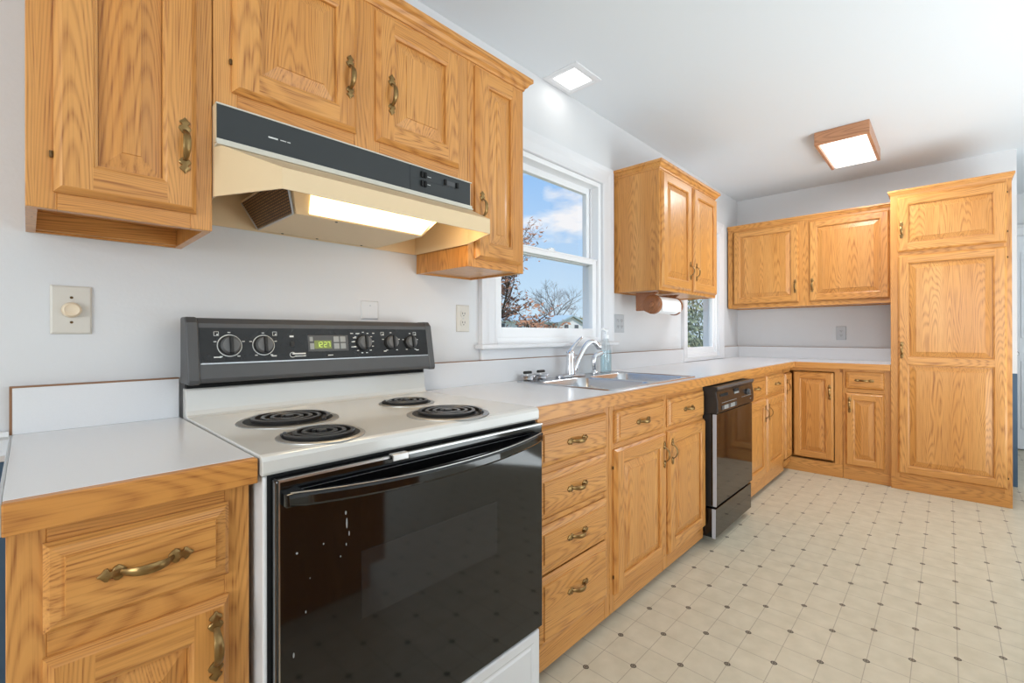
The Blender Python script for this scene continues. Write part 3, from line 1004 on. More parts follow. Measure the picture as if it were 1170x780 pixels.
# soap bottle
bx_, by_ = 2.022, -0.098
bt = thing('soap_bottle', 'clear plastic pump bottle of pale blue soap beside the sprayer', 'bottle', (bx_, by_, fz))
MB().lathe([(0, .0), (.030, .0), (.033, .006), (.033, .105), (.030, .135), (.023, .165), (.017, .190), (.0145, .200)], 24, 0, (0, 0, 0), 'z', False).build('bottle_body', 'bottle_clear', bt)
MB().lathe([(0, .003), (.0295, .003), (.031, .008), (.031, .105), (.0285, .128), (0, .128)], 24, 0, (0, 0, 0), 'z', False).build('soap', 'soap_blue', bt)
b = MB(); b.lathe([(.0175, .196), (.0175, .215), (.008, .218), (.006, .232), (.013, .236), (.014, .246), (.009, .252), (0, .253)], 20)
b.tube([(0, 0, .243), (-.022, -.004, .247), (-.045, -.008, .252), (-.058, -.010, .247)], [.0075, .007, .006, .005], 10)
b.build('pump', 'white_plastic', bt)
MB().tube([(0, 0, .200), (.004, 0, .02)], .0025, 8).build('dip_tube', 'white_plastic', bt)

# two basket strainers lying on the worktop
for k, (px, py, lab) in enumerate(((1.365, -0.058, 'chrome sink strainer with black knob, nearer the range'), (1.468, -0.056, 'chrome sink strainer with black knob, nearer the faucet'))):
    st = thing('sink_strainer', lab, 'strainer', (px, py - .01, ZC + .0062), 0, 'sink strainers')
    MB().lathe([(0, .001), (.026, .001), (.030, .012), (.041, .016), (.043, .021), (.036, .022), (.030, .018), (0, .018)], 22).build('basket', 'chrome', st)
    MB().lathe([(.006, .017), (.005, .030), (0, .030)], 12).build('post', 'chrome_worn', st)
    b = MB(); b.loops([rrect(-.026, .026, -.010, .010, .009, .029), rrect(-.027, .027, -.011, .011, .010, .035), rrect(-.024, .024, -.009, .009, .008, .041)], None, True, True, True)
    b.build('knob', 'dark_slot', st)

# ------------------------------------------------------------------ range
RX0, RX1 = -0.0145, 0.7600
rg = thing('range', 'white freestanding electric coil range with black oven door and console', 'stove', (0, 0, 0))
b = MB()
b.box(RX0 + .004, RX1 - .004, -0.642, -0.030, 0.045, 0.8585)
b.build('body', 'enamel_body', rg, 0.004)
for lx in (0.05, 0.70):
    for ly in (-0.58, -0.09):
        MB().lathe([(.016, 0), (.016, .01), (.009, .012), (.009, .046)], 12, 0, (lx, ly, 0)).build('foot', 'dark_slot', rg)
# cooktop with rolled front edge
prof = [(-0.072, .861), (-0.648, .861), (-0.6505, .867), (-0.6505, .888), (-0.646, .896), (-0.636, .8985), (-0.085, .8985), (-0.076, .903), (-0.0705, .914), (-0.066, .970), (-0.062, .9735), (-0.034, .9735), (-0.034, .861)]
b = MB(); b.loops([[(x, y, z) for y, z in prof] for x in (RX0, RX0 + .0025, RX1 - .0025, RX1)], None, True, True)
b.build('cooktop', 'enamel', rg, 0.002, 2)
# burners
def burner(cx, cy, R, turns):
    z = .8985
    q = MB(); q.lathe([(R * .86, -.001), (R * .875, .0035), (R * .96, .004), (R * 1.0, .002), (R * 1.005, .0002)], 44, 0, (cx, cy, z), 'z', False)
    br = q.build('burner', 'ring_metal', rg)
    q = MB(); q.lathe([(R * .878, .0032), (R * .85, .0005), (R * .55, -.0002), (.012, .0)], 40, 0, (cx, cy, z + .0006), 'z', True)
    q.build('drip_pan', 'dark_slot', br)
    pts = []
    n = int(turns * 36)
    r0, r1 = .020, R * .80
    for i in range(n + 1):
        t = i / n
        a = -2 * PI * turns * t + 2.2
        r = r0 + (r1 - r0) * t
        pts.append((cx + r * math.cos(a), cy + r * math.sin(a), z + .0105))
    q = MB()
    hw_ = min(.0048, (r1 - r0) / turns * .25)
    lps_ = []
    for px_, py_, pz_ in pts:
        d_ = math.hypot(px_ - cx, py_ - cy)
        ux, uy = (px_ - cx) / d_, (py_ - cy) / d_
        lps_.append([(px_ + ux * o_, py_ + uy * o_, pz_ + h_) for o_, h_ in ((-hw_, .0), (-hw_ * .8, .0012), (hw_ * .8, .0012), (hw_, .0), (hw_ * .6, -.006), (-hw_ * .6, -.006))])
    q.loops(lps_, None, True, True)
    for k in range(3):
        a = 0.4 + k * 2 * PI / 3
        q.box(cx - .0015, cx + .0015, cy - .0015, cy + .0015, z, z + .001)
        q.tube([(cx + .012 * math.cos(a), cy + .012 * math.sin(a), z + .003), (cx + R * .78 * math.cos(a), cy + R * .78 * math.sin(a), z + .003)], .002, 6)
    a = 2.2 - 2 * PI * turns
    q.tube([pts[-1], (cx + R * .86 * math.cos(a - .12), cy + R * .86 * math.sin(a - .12), z + .006)], .005, 8)
    q.lathe([(.010, .009), (.010, .013), (0, .0135)], 14, 0, (cx, cy, z))
    q.build('coil', 'coil', br)


burner(0.160, -0.312, 0.120, 3.5)
burner(0.138, -0.553, 0.091, 2.9)
burner(0.535, -0.284, 0.087, 2.9)
burner(0.500, -0.540, 0.113, 3.5)

# console
def cy_at(z):
    return -0.088 - (1.165 - z) * 0.17
prof = [(-0.034, .990), (cy_at(.990), .990), (cy_at(1.0) - .004, 1.002), (cy_at(1.150) - .002, 1.150), (cy_at(1.165) + .010, 1.1655), (-0.034, 1.1655)]
b = MB(); b.loops([[(x, y, z) for y, z in prof] for x in (RX0 - .002, RX1 + .006)], None, True, True)
con = b.build('console', 'charcoal', rg, 0.006, 3)
b = MB().box(RX0 + .004, RX1 - .002, -.060, -.036, .9735, .991); b.build('console_gap_shade', 'black_void', con)  # black strip stands in for the shade below the console
for x0_, x1_ in ((RX0 - .006, RX0 + .022), (RX1 - .016, RX1 + .010)):
    b = MB(); b.loops([[(x, y - .004 if y < -.05 else y, z + (.002 if z > 1.1 else -.003)) for y, z in prof] for x in (x0_, x1_)], None, True, True)
    b.build('end_cap', 'charcoal', con, 0.005, 3)
def con_pt(x, z, d=0.0):
    return (x, cy_at(z) - .004 - d * .985, z + d * .17)
b = MB()
zA, zB = 1.044, 1.138
def con_box(mb, x0, x1, z0, z1, d0, d1, mat=0):
    p = [con_pt(x0, z0, d0), con_pt(x1, z0, d0), con_pt(x1, z1, d0), con_pt(x0, z1, d0), con_pt(x0, z0, d1), con_pt(x1, z0, d1), con_pt(x1, z1, d1), con_pt(x0, z1, d1)]
    mb.add(p, [(0, 1, 2, 3), (4, 5, 6, 7), (0, 1, 5, 4), (1, 2, 6, 5), (2, 3, 7, 6), (3, 0, 4, 7)], mat)
con_box(b, RX0 + .024, RX1 - .018, zA, zB, -.002, .0012)
b.build('control_panel', 'console_gloss', con)
b = MB(); con_box(b, RX0 + .024, RX1 - .018, zA - .004, zA - .001, -.002, .002)
b.build('trim_line', 'chrome_worn', con)
RM = Matrix.Rotation(-math.atan(0.17), 3, 'X')
def on_con(mb, prof, x, z, seg=26, mat=0):
    c0 = Vector(con_pt(x, z, .0012))
    loops = []
    for r, h in prof:
        lp = []
        for k in range(seg):
            a = 2 * PI * k / seg
            lp.append(c0 + RM @ Vector((r * math.cos(a), -h, r * math.sin(a))))
        loops.append(lp)
    mb.loops(loops, [mat] * len(loops), True, True, True)
for (kx, kz, kr) in ((0.079, 1.089, .0285), (0.166, 1.089, .0275), (0.482, 1.092, .0275), (0.589, 1.092, .0265), (0.669, 1.091, .025)):
    q = MB(); on_con(q, [(kr, 0), (kr, .003), (kr * .95, .005)], kx, kz)
    kb = q.build('knob', 'dark_slot', con)
    q = MB(); on_con(q, [(kr * .84, .004), (kr * .80, .016), (kr * .72, .019)], kx, kz)
    q.build('knob_cap', 'knob_grey', kb)
    q = MB()
    c0 = Vector(con_pt(kx, kz, .0012))
    pts = [(-.0045, .017, -kr * .86), (.0045, .017, -kr * .86), (.0045, .017, kr * .86), (-.0045, .017, kr * .86), (-.0035, .027, -kr * .8), (.0035, .027, -kr * .8), (.0035, .027, kr * .8), (-.0035, .027, kr * .8)]
    q.add([c0 + RM @ Vector((x, -h, z)) for x, h, z in pts], [(0, 1, 2, 3), (4, 5, 6, 7), (0, 1, 5, 4), (1, 2, 6, 5), (2, 3, 7, 6), (3, 0, 4, 7)])
    q.build('knob_grip', 'dark_slot', kb, 0.001)
    q = MB()
    marks = 5 if kx < .4 or kx > .55 else 13
    for k in range(marks):
        a = math.radians(90 + (k - 0) * 360 / marks)
        rr = kr * 1.28
        mx_, mz_ = kx + rr * math.cos(a), kz + rr * math.sin(a)
        con_box(q, mx_ - .0035, mx_ + .0035, mz_ - .0012, mz_ + .0012, .0008, .0016)
    if kx < .4:
        on_con(q, [(kr * 1.09, -.0004), (kr * 1.09, .0006), (kr * 1.02, .0006)], kx, kz)
    q.build('dial_print', 'print_white', kb)
# printed legends
b = MB()
for (x0_, x1_, z0_, z1_) in ((.040, .058, 1.0565, 1.0595), (.186, .200, 1.0555, 1.0585), (.556, .566, 1.0595, 1.063), (.690, .702, 1.0605, 1.0635), (.245, .285, 1.0595, 1.0635), (.252, .285, 1.0530, 1.0555), (.355, .372, 1.0525, 1.055),
                             (.436, .446, 1.122, 1.1245), (.455, .466, 1.121, 1.124), (.444, .456, 1.107, 1.1095), (.438, .450, 1.094, 1.0965), (.436, .454, 1.077, 1.0795), (.458, .468, 1.077, 1.0795), (.516, .524, 1.1225, 1.125)):
    con_box(b, x0_, x1_, z0_, z1_, .0008, .0017)
for ix, iz in ((.048, 1.122), (.198, 1.122), (.555, 1.122), (.690, 1.122)):      # little burner-position icons
    for a_, b_, c_, d_ in ((-.006, .006, .005, .006), (-.006, .006, -.006, -.005), (-.006, -.005, -.006, .006), (.005, .006, -.006, .006), (.0005, .004, -.004, -.0005)):
        con_box(b, ix + a_, ix + b_, iz + c_, iz + d_, .0008, .0017)
arc = [con_pt(.246 + .008 * math.cos(t), 1.0585 + .0075 * math.sin(t), .0015) for t in [math.radians(50 + 26 * k) for k in range(11)]]
b.tube(arc, .0009, 6)
con_box(b, .240, .252, 1.1115, 1.1165, .0008, .0017)
b.build('lettering', 'print_white', con)
q = MB(); con_box(q, .241, .252, 1.0835, 1.0985, .0, .005); q.build('light_switch', 'dark_slot', con, 0.001)
q = MB(); con_box(q, .293, .426, 1.066, 1.117, .0, .003); ck = q.build('clock_panel', 'charcoal', con, 0.0015)
q = MB(); con_box(q, .313, .368, 1.0745, 1.1005, .002, .0036)
dsp = q.build('display', 'display_green', ck)
q = MB()
for x0_, z0_, x1_, z1_ in ((.299, 1.098, .309, 1.112), (.299, 1.073, .312, 1.092), (.376, 1.095, .394, 1.113), (.398, 1.095, .416, 1.113), (.376, 1.073, .394, 1.091), (.398, 1.073, .416, 1.091)):
    q = MB(); con_box(q, x0_, x1_, z0_, z1_, .002, .0042); q.build('button', 'print_grey', ck, 0.0008)
SEG7 = {'a': (0, 1, .92, 1), 'b': (.8, .5, 1, 1), 'c': (.8, 0, 1, .5), 'd': (0, 0, 1, .08), 'e': (0, 0, .2, .5), 'f': (0, .5, .2, 1), 'g': (0, .46, 1, .54)}
q = MB()
for dx, segs in ((.320, 'bc'), (.330, 'abged'), (.344, 'abged'), (.355, 'abc')):
    W_, H_ = .0075, .015
    z0_ = 1.080
    for s_ in segs:
        if s_ in 'adg':
            zz = {'a': H_, 'g': H_ / 2, 'd': 0}[s_]
            con_box(q, dx, dx + W_, z0_ + zz - .0008, z0_ + zz + .0008, .0030, .0042)
        else:
            xx = W_ if s_ in 'bc' else 0
            zz = H_ / 2 if s_ in 'bf' else 0
            con_box(q, dx + xx - .0007, dx + xx + .0007, z0_ + zz, z0_ + zz + H_ / 2, .0030, .0042)
q.build('digits', 'display_digit', dsp)

# oven door
YD = -0.6755
b = MB(); b.box(0.0005, 0.7445, YD, -0.643, 0.256, 0.856)
od = b.build('oven_door', 'black_gloss', rg, 0.004, 3)
b = MB(); b.box(0.165, 0.556, YD - .0006, YD + .002, 0.535, 0.674)
b.build('oven_window', 'oven_window', od)
b = MB(); b.box(0.004, 0.741, YD - .0035, YD + .004, 0.8525, 0.8565); b.box(0.004, 0.0065, YD - .0012, YD + .002, 0.262, 0.853); b.box(0.02, 0.725, YD - .001, YD + .002, 0.8315, 0.8325)
b.build('door_edging', 'chrome_worn', od)
q = MB()
hp = []
for i in range(25):
    t = -1 + 2 * i / 24
    hp.append((t, 0.0175 + 0.034 * (1 - abs(t) ** 2.4)))
loops = []
for t, o in hp:
    x = 0.3675 + 0.353 * t
    hgt = .0145 if abs(t) < .98 else .012
    zc_ = 0.8215 - .012 * (1 - t * t)
    y = YD - o
    loops.append([(x, y + .010, zc_ + hgt), (x, y - .001, zc_ + hgt - .001), (x, y - .006, zc_ + hgt * .5), (x, y - .006, zc_ - hgt * .5), (x, y - .001, zc_ - hgt + .001), (x, y + .010, zc_ - hgt)])
q.loops(loops, None, True, True)
q.box(0.010, 0.045, YD - .020, YD + .002, 0.809, 0.833); q.box(0.690, 0.725, YD - .020, YD + .002, 0.809, 0.833)
hd = q.build('handle', 'black_gloss', od, 0.002, 2)
q = MB()
lp = []
for t, o in hp:
    x = 0.3675 + 0.350 * t; zc_ = 0.8215 - .012 * (1 - t * t); y = YD - o
    lp.append((x, y - .003, zc_ + .0135))
q.tube(lp, .0013, 6)
q.build('handle_edge', 'chrome_worn', hd)
q = MB(); q.box(0.232, 0.272, YD - .010, YD + .006, 0.8572, 0.8605); q.box(0.232, 0.272, YD - .012, YD - .008, 0.846, 0.8605)
q.build('latch_tab', 'chrome_worn', od, 0.0015)
# dried splashes on the oven glass
q = MB()
random.seed(4)
for (sx_, sz_, sw_, sh_) in ((.131, .763, .0016, .004), (.133, .742, .0018, .011), (.138, .720, .0012, .005), (.132, .700, .0010, .003), (.036, .715, .0022, .002), (.086, .716, .0012, .002), (.052, .600, .001, .003), (.030, .530, .0016, .005), (.12, .68, .001, .002), (.06, .66, .001, .0015)):
    q.add([(sx_ + sw_ * math.cos(k * PI / 4), YD - .0008, sz_ + sh_ * math.sin(k * PI / 4)) for k in range(8)], [tuple(range(8))])
q.build('splash_marks', 'print_grey', od)
b = MB(); b.box(RX0 + .010, RX1 - .010, -0.6445, -0.6425, 0.244, 0.860)
b.build('door_gasket', 'black_void', rg)
# warming drawer
b = MB()
dx0, dx1, dz0, dz1 = 0.004, 0.741, 0.052, 0.243
def rq(i, y):
    return [(dx0 + i, y, dz0 + i), (dx1 - i, y, dz0 + i), (dx1 - i, y, dz1 - i), (dx0 + i, y, dz1 - i)]
b.loops([rq(0, -.643), rq(0, -.664), rq(.004, -.668), rq(.026, -.668), rq(.031, -.6655), rq(.036, -.6655), rq(.042, -.668)], None, True, True)
b.build('storage_drawer', 'enamel_body', rg, 0.0015)

# ------------------------------------------------------------------ range hood
hd = thing('range_hood', 'cream under-cabinet range hood with black control strip and lit lamp', 'hood', (0, 0, 1.436))
HX0, HX1 = -0.0108, 0.762
def hz(z):
    return z - 1.436
b = MB()
V = [(HX0, -.328, 1.560), (HX1, -.328, 1.560), (HX1 - .062, -.500, 1.483), (HX0 + .086, -.500, 1.483), (HX0, -.328, 1.437), (HX1, -.328, 1.437), (HX1 - .062, -.500, 1.437), (HX0 + .086, -.500, 1.437),
     (HX0, -.004, 1.560), (HX1, -.004, 1.560), (HX0, -.004, 1.437), (HX1, -.004, 1.437)]
V = [(x, y, hz(z)) for x, y, z in V]
b.add(V, [(0, 1, 2, 3), (3, 2, 6, 7), (0, 3, 7, 4), (1, 5, 6, 2), (0, 4, 10, 8), (1, 9, 11, 5), (0, 8, 9, 1), (8, 10, 11, 9)])
cp = b.build('canopy', 'hood_cream', hd)
md = cp.modifiers.new('solid', 'SOLIDIFY'); md.thickness = 0.004; md.offset = -1
# upper fascia and control strip
b = MB(); b.box(HX0, HX1, -.338, -.008, hz(1.560), hz(1.6495)); b.build('fascia', 'hood_cream', hd, 0.001)
b = MB(); b.box(HX0 + .002, HX1 - .006, -.343, -.338, hz(1.567), hz(1.646)); pn = b.build('control_strip', 'hood_panel', hd, 0.001)
b = MB(); b.box(HX0, HX1, -.3445, -.337, hz(1.646), hz(1.6495)); b.box(HX0, HX1, -.346, -.337, hz(1.558), hz(1.567))
b.loops([[(x, y, hz(z)) for y, z in ((-.328, 1.556), (-.352, 1.5565), (-.352, 1.552), (-.328, 1.550))] for x in (HX0, HX1)], None, True, True)
b.build('trim_strip', 'hood_strip', hd, 0.0008)
b = MB()
for x0_, x1_, z0_, z1_ in ((.100, .122, 1.6015, 1.6050), (.128, .142, 1.6025, 1.6043), (.1445, .152, 1.6025, 1.6043), (.574, .588, 1.6225, 1.6240), (.574, .586, 1.5975, 1.599)):
    b.box(x0_, x1_, -.3436, -.3425, hz(z0_), hz(z1_))
b.build('lettering', 'print_white', pn)
b = MB(); b.box(.508, .511, -.3436, -.3425, hz(1.568), hz(1.645)); b.box(.520, .690, -.3436, -.3425, hz(1.6085), hz(1.6095)); b.build('panel_line', 'black_plastic', pn)
for x0_, z0_ in ((.548, 1.616), (.560, 1.616), (.548, 1.588), (.560, 1.588), (.640, 1.613), (.690, 1.613)):
    b = MB(); b.box(x0_, x0_ + .008, -.350, -.3425, hz(z0_), hz(z0_ + .018)); b.build('switch', 'black_void', pn, 0.001)
b = MB(); b.box(.652, .688, -.3436, -.3425, hz(1.615), hz(1.630)); b.build('badge', 'charcoal', pn)
# lamp and fan housing hanging inside the canopy
b = MB()
lo_ = [(.185, -.012), (.585, -.012), (.585, -.295), (.185, -.295)]
hi_ = [(.134, -.012), (.625, -.012), (.625, -.3895), (.134, -.3895)]
b.loops([[(x, y, hz(1.440)) for x, y in lo_], [(x, y, hz(1.520)) for x, y in hi_]], None, True, True)
hs = b.build('housing', 'hood_cream', hd, 0.001)
def fr_pt(x, t, d=0.0):   # on the sloping front of the housing, t = 0 bottom .. 1 top
    return (x, -.295 - .130 * t - d * .65, hz(1.440 + .110 * t) - d * .76)
b = MB()
b.loops([[fr_pt(.215, .06, d), fr_pt(.575, .06, d), fr_pt(.600, .66, d), fr_pt(.190, .66, d)] for d in (-.001, .003, .005)], None, True, True)
b.build('lamp_lens', 'hood_lens', hs)
def lf_pt(y, t, d=0.0):
    return (.185 - .070 * t - d * .84, y, hz(1.440 + .110 * t) - d * .54)
b = MB()
b.loops([[lf_pt(-.018, .03, d), lf_pt(-.288, .03, d), lf_pt(-.362, .68, d), lf_pt(-.018, .68, d)] for d in (-.001, .004)], None, True, True)
fl = b.build('grease_filter', 'filter_mesh', hs)
b = MB()
for seg_ in ((lf_pt(-.018, .03, .003), lf_pt(-.288, .03, .003)), (lf_pt(-.288, .03, .003), lf_pt(-.362, .68, .003)), (lf_pt(-.018, .03, .003), lf_pt(-.018, .68, .003))):
    b.tube(seg_, .0035, 6)
b.build('filter_frame', 'chrome_worn', fl)
b = MB()
for sx_, sy_ in ((.30, -.285), (.25, -.02), (.52, -.02), (.36, -.02)):
    b.lathe([(.004, 0), (.0035, -.0015), (0, -.002)], 10, 0, (sx_, sy_, hz(1.440)))
b.build('screw', 'dark_slot', hs)
hl = lamp('hood_bulb', 'AREA', (0.40, -0.40, 1.462), (0.42, -0.62, 1.0), 1.0, (1.0, 0.80, 0.52), 0.34, 0.06)
hl2 = lamp('hood_bulb_inside', 'AREA', (0.60, -0.36, 1.475), (0.80, -0.30, 1.46), 0.35, (1.0, 0.74, 0.42), 0.05, 0.05)

# ------------------------------------------------------------------ dishwasher
DX0, DX1 = 2.186, 2.792
dw = thing('dishwasher', 'black built-in dishwasher standing proud of the oak base cabinets', 'dishwasher', (2.489, 0, 0))
l_ = lambda x: x - 2.489
b = MB(); b.box(l_(DX0 + .006), l_(DX1 - .006), -.598, -.05, .06, .842); b.build('tub', 'black_void', dw)
b = MB(); b.box(l_(2.184), l_(DX1 + .004), -.640, -.600, .205, .700); b.build('door_core', 'black_plastic', dw, 0.002)
b = MB(); b.box(l_(2.176), l_(2.786), -.668, -.641, .214, .697); dp = b.build('door_panel', 'black_gloss', dw, 0.003)
b = MB(); b.box(l_(2.172), l_(2.1765), -.6695, -.652, .214, .697); b.build('side_trim', 'satin_metal', dp)
b = MB()
b.loops([[(l_(x), y, z) for y, z in ((-.600, .700), (-.668, .700), (-.676, .712), (-.676, .760), (-.668, .815), (-.676, .828), (-.672, .842), (-.600, .842))] for x in (2.174, 2.790)], None, True, True)
cs = b.build('control_console', 'black_plastic', dw, 0.002)
b = MB(); b.loops([[(l_(x), y, z) for y, z in ((-.674, .8285), (-.679, .8285), (-.676, .843), (-.671, .843))] for x in (2.174, 2.790)], None, True, True); b.build('pull_lip', 'charcoal', cs, 0.001)
def dcz(z):     # console face between .760 and .815
    return -.676 + (z - .760) / .055 * .008
b = MB()
b.add([(l_(2.185), -.6765, .706), (l_(2.765), -.6765, .706), (l_(2.765), -.6765, .760), (l_(2.765), -.6685, .815), (l_(2.185), -.6685, .815), (l_(2.185), -.6765, .760)], [(0, 1, 2, 5), (5, 2, 3, 4)])
b.build('control_face', 'console_gloss', cs)
for k in range(7):
    b = MB(); x0_ = 2.235 + k * .034; b.box(l_(x0_), l_(x0_ + .028), -.680, -.676, .716, .738); b.build('button', 'print_grey' if k in (1, 2, 4, 5) else 'charcoal', cs, 0.001)
b = MB(); b.box(l_(2.225), l_(2.34), -.6745, -.6700, .786, .800); b.box(l_(2.44), l_(2.52), -.6740, -.6690, .795, .812); b.build('vent_slot', 'black_void', cs)
b = MB(); b.box(l_(2.445), l_(2.515), -.6755, -.6700, .783, .793); b.build('badge', 'print_grey', cs)
b = MB(); b.lathe([(.018, 0), (.018, -.008), (.014, -.016), (0, -.017)], 20, 0, (l_(2.67), -.675, .775), 'y'); b.build('timer_knob', 'charcoal', cs)
b = MB(); b.box(l_(2.56), l_(2.74), -.6772, -.676, .752, .754); b.box(l_(2.235), l_(2.47), -.6772, -.676, .752, .754); b.box(l_(2.715), l_(2.735), -.6772, -.676, .728, .732); b.build('lettering', 'print_grey', cs)
b = MB(); b.box(l_(2.178), l_(2.784), -.662, -.602, .045, .198); lp_ = b.build('lower_panel', 'black_gloss', dw, 0.003)
b = MB(); b.box(l_(2.174), l_(2.1785), -.6635, -.646, .045, .198); b.build('side_trim', 'satin_metal', lp_)
b = MB(); b.box(l_(DX0 + .01), l_(DX1 - .01), -.560, -.545, 0, .06); b.build('toe_kick', 'black_void', dw)
for ly in (-.50, -.12):
    for lx in (2.23, 2.75):
        MB().lathe([(.014, 0), (.014, .012), (.007, .014), (.007, .062)], 12, 0, (l_(lx), ly, 0)).build('foot', 'dark_slot', dw)

# ------------------------------------------------------------------ paper towel holder and roll
ph = thing('paper_towel_holder', 'dark wood paper towel holder screwed under the cabinet between the windows', 'holder', (2.48, -0.20, 1.383))
RC = (-0.225, 1.305)
def bracket(x0_, x1_):
    pts = []
    for k in range(13):
        a = math.radians(-120 + 200 * k / 12)
        pts.append((RC[0] - .058 * math.cos(a), RC[1] + .060 * math.sin(a)))
    pts += [(-.262, 1.3825), (-.112, 1.3825), (-.112, 1.268), (-.165, 1.268)]
    b = MB(); b.loops([[(x - 2.48, y + .20, z - 1.383) for y, z in pts] for x in (x0_, x1_)], None, True, True)
    return b.build('bracket', 'walnut', ph, 0.003)
bk = bracket(2.352, 2.372)
MB().lathe([(.013, -.020), (.016, -.019), (.018, -.012), (.018, .0)], 20, 0, (2.352 - 2.48, RC[0] + .20, RC[1] - 1.383), 'x').build('boss', 'walnut', bk)
MB().lathe([(.054, -.012), (.057, -.010), (.057, .0)], 36, 0, (2.352 - 2.48, RC[0] + .20, RC[1] - 1.383), 'x').build('disc', 'walnut', bk)
bracket(2.655, 2.675)
MB().tube([(2.343 - 2.48, RC[0] + .20, RC[1] - 1.383), (2.680 - 2.48, RC[0] + .20, RC[1] - 1.383)], .0105, 14).build('dowel', 'walnut', ph)
pr = thing('paper_towel_roll', 'white paper towel roll hanging on the wooden holder', 'paper towels', (2.5135, RC[0], RC[1]))
b = MB(); b.lathe([(.021, -.138), (.054, -.138), (.054, .138), (.021, .138)], 40, 0, (0, 0, 0), 'x', False)
b.build('paper', 'paper', pr)
b = MB(); b.lathe([(.0208, -.137), (.0195, -.137), (.0195, .137), (.0208, .137)], 30, 0, (0, 0, 0), 'x', False); b.build('core', 'card', pr)
b = MB(); b.loops([[(x, y, z) for y, z in ((-.0545, .0), (-.0535, .0), (-.0525, -.040), (-.0535, -.040))] for x in (-.137, .137)], None, True, True); b.build('loose_sheet', 'paper', pr)


# ------------------------------------------------------------------ wall plates
def plate(name, label, cat, x, z, w_, h_, mat, group, loc_rot=None):
    root = thing(name, label, cat, *(loc_rot or ((x, 0, z), 0)), group)
    b = MB(); b.loops([[(sx * (w_ / 2 - i), y, sz * (h_ / 2 - i)) for sx, sz in ((-1, -1), (1, -1), (1, 1), (-1, 1))] for i, y in ((0, -.0005), (0, -.003), (.004, -.006))], None, True, True)
    b.build('cover_plate', mat, root, 0.001)
    return root


def duplex(root, dx, mat):
    for sz in (.0195, -.0195):
        q = MB(); q.loops([[(dx + p[0], y, sz + p[1]) for p in [(a[0], a[1]) for a in rrect(-.017, .017, -.014, .014, .010, 0)]] for y in (-.005, -.0085)], None, True, True)
        so = q.build('socket', mat, root)
        q = MB(); q.box(dx - .0075, dx - .0050, -.0092, -.008, sz - .002, sz + .007); q.box(dx + .0050, dx + .0075, -.0092, -.008, sz - .002, sz + .007); q.lathe([(.0026, -.0092), (.0026, -.008)], 10, 0, (dx, 0, sz - .0075), 'y'); q.build('slots', 'dark_slot', so)
    MB().lathe([(.003, -.0055), (.003, -.0075), (0, -.0078)], 10, 0, (dx, 0, 0), 'y').build('screw', 'chrome_worn', root)


OUT = 'electrical outlets'
r_ = plate('dimmer_switch', 'beige wall plate with round dimmer knob on the wall left of the range', 'switch', -0.2325, 1.180, 0.074, 0.117, 'plate_painted', None)
MB().lathe([(.0185, -.005), (.0185, -.010), (.0165, -.018), (.0135, -.020), (.012, -.0188), (0, -.0188)], 28, 0, (0, 0, 0), 'y').build('knob', 'ivory', r_)
b = MB()
for sz in (.030, -.030):
    b.lathe([(.0032, -.0055), (.0032, -.0068), (0, -.007)], 10, 0, (0, 0, sz), 'y')
b.build('screw', 'hinge_brass', r_)
r_ = plate('blank_plate', 'small blank plate painted like the wall, behind the range console', 'wall plate', 0.562, 1.210, 0.070, 0.068, 'wall_paint', None)
MB().lathe([(.003, -.0055), (.003, -.0068), (0, -.007)], 10, 0, (0, 0, .016), 'y').build('screw', 'plate_grey', r_)
r_ = plate('wall_outlet', 'duplex outlet on the wall between the range and the sink window', 'outlet', 1.0105, 1.190, 0.073, 0.118, 'plate_painted', OUT)
duplex(r_, 0, 'plate_painted')
r_ = plate('wall_outlet', 'double-gang outlet plate between the sink window and the paper towels', 'outlet', 2.336, 1.190, 0.122, 0.118, 'plate_grey', OUT)
duplex(r_, -.023, 'plate_grey'); duplex(r_, .023, 'plate_grey')
r_ = plate('wall_outlet', 'duplex outlet on the far wall under the two-door wall cabinet', 'outlet', 0, 0, 0.073, 0.120, 'plate_grey', OUT, ((XF, -0.8655, 1.128), R90))
duplex(r_, 0, 'plate_grey')

# ------------------------------------------------------------------ ceiling lights
rl = thing('recessed_light', 'square white recessed ceiling light in the corner above the sink window', 'ceiling light', (1.672, -0.116, H))
b = MB()
lps = []
for i, z in ((0, 0), (.002, -.006), (.020, -.009), (.034, -.005), (.040, -.003)):
    lps.append([(sx * (.116 - i), sy * (.108 - i), z) for sx, sy in ((-1, -1), (1, -1), (1, 1), (-1, 1))])
b.loops(lps, None, False, False)
b.build('trim_ring', 'trim_paint', rl)
b = MB(); b.box(-.0765, .0765, -.0685, .0685, -.0055, -.0035); b.build('lens', 'lens_white', rl)
lamp('recessed_bulb', 'AREA', (1.672, -0.125, H - .015), (1.672, -0.10, 0), 0.2, (1.0, 0.97, 0.92), 0.14, 0.13)

fxl = thing('ceiling_light', 'box ceiling light with wooden sides and white diffuser near the far wall', 'ceiling light', (3.645, -1.05, H))
b = MB()
for (x0_, x1_, y0_, y1_) in ((-.320, -.300, -.148, .148), (-.300, .320, -.148, -.130), (-.300, .320, .130, .148)):
    b.box(x0_, x1_, y0_, y1_, -.086, -.0005)
b.build('wood_frame', 'fixture_wood', fxl, 0.003)
b = MB(); b.loops([[(x0_ , y0_, z) for x0_, y0_ in ((-.299, -.129), (.318, -.129), (.318, .129), (-.299, .129))] for z in (-.002, -.070)] + [[(x0_, y0_, -.082) for x0_, y0_ in ((-.285, -.116), (.308, -.116), (.308, .116), (-.285, .116))]], None, True, True)
b.build('diffuser', 'lens_white', fxl, 0.004)
lamp('ceiling_bulb', 'AREA', (3.645, -1.05, H - .095), (3.645, -1.05, 0), 13, (0.95, 0.98, 1.0), 0.55, 0.22)

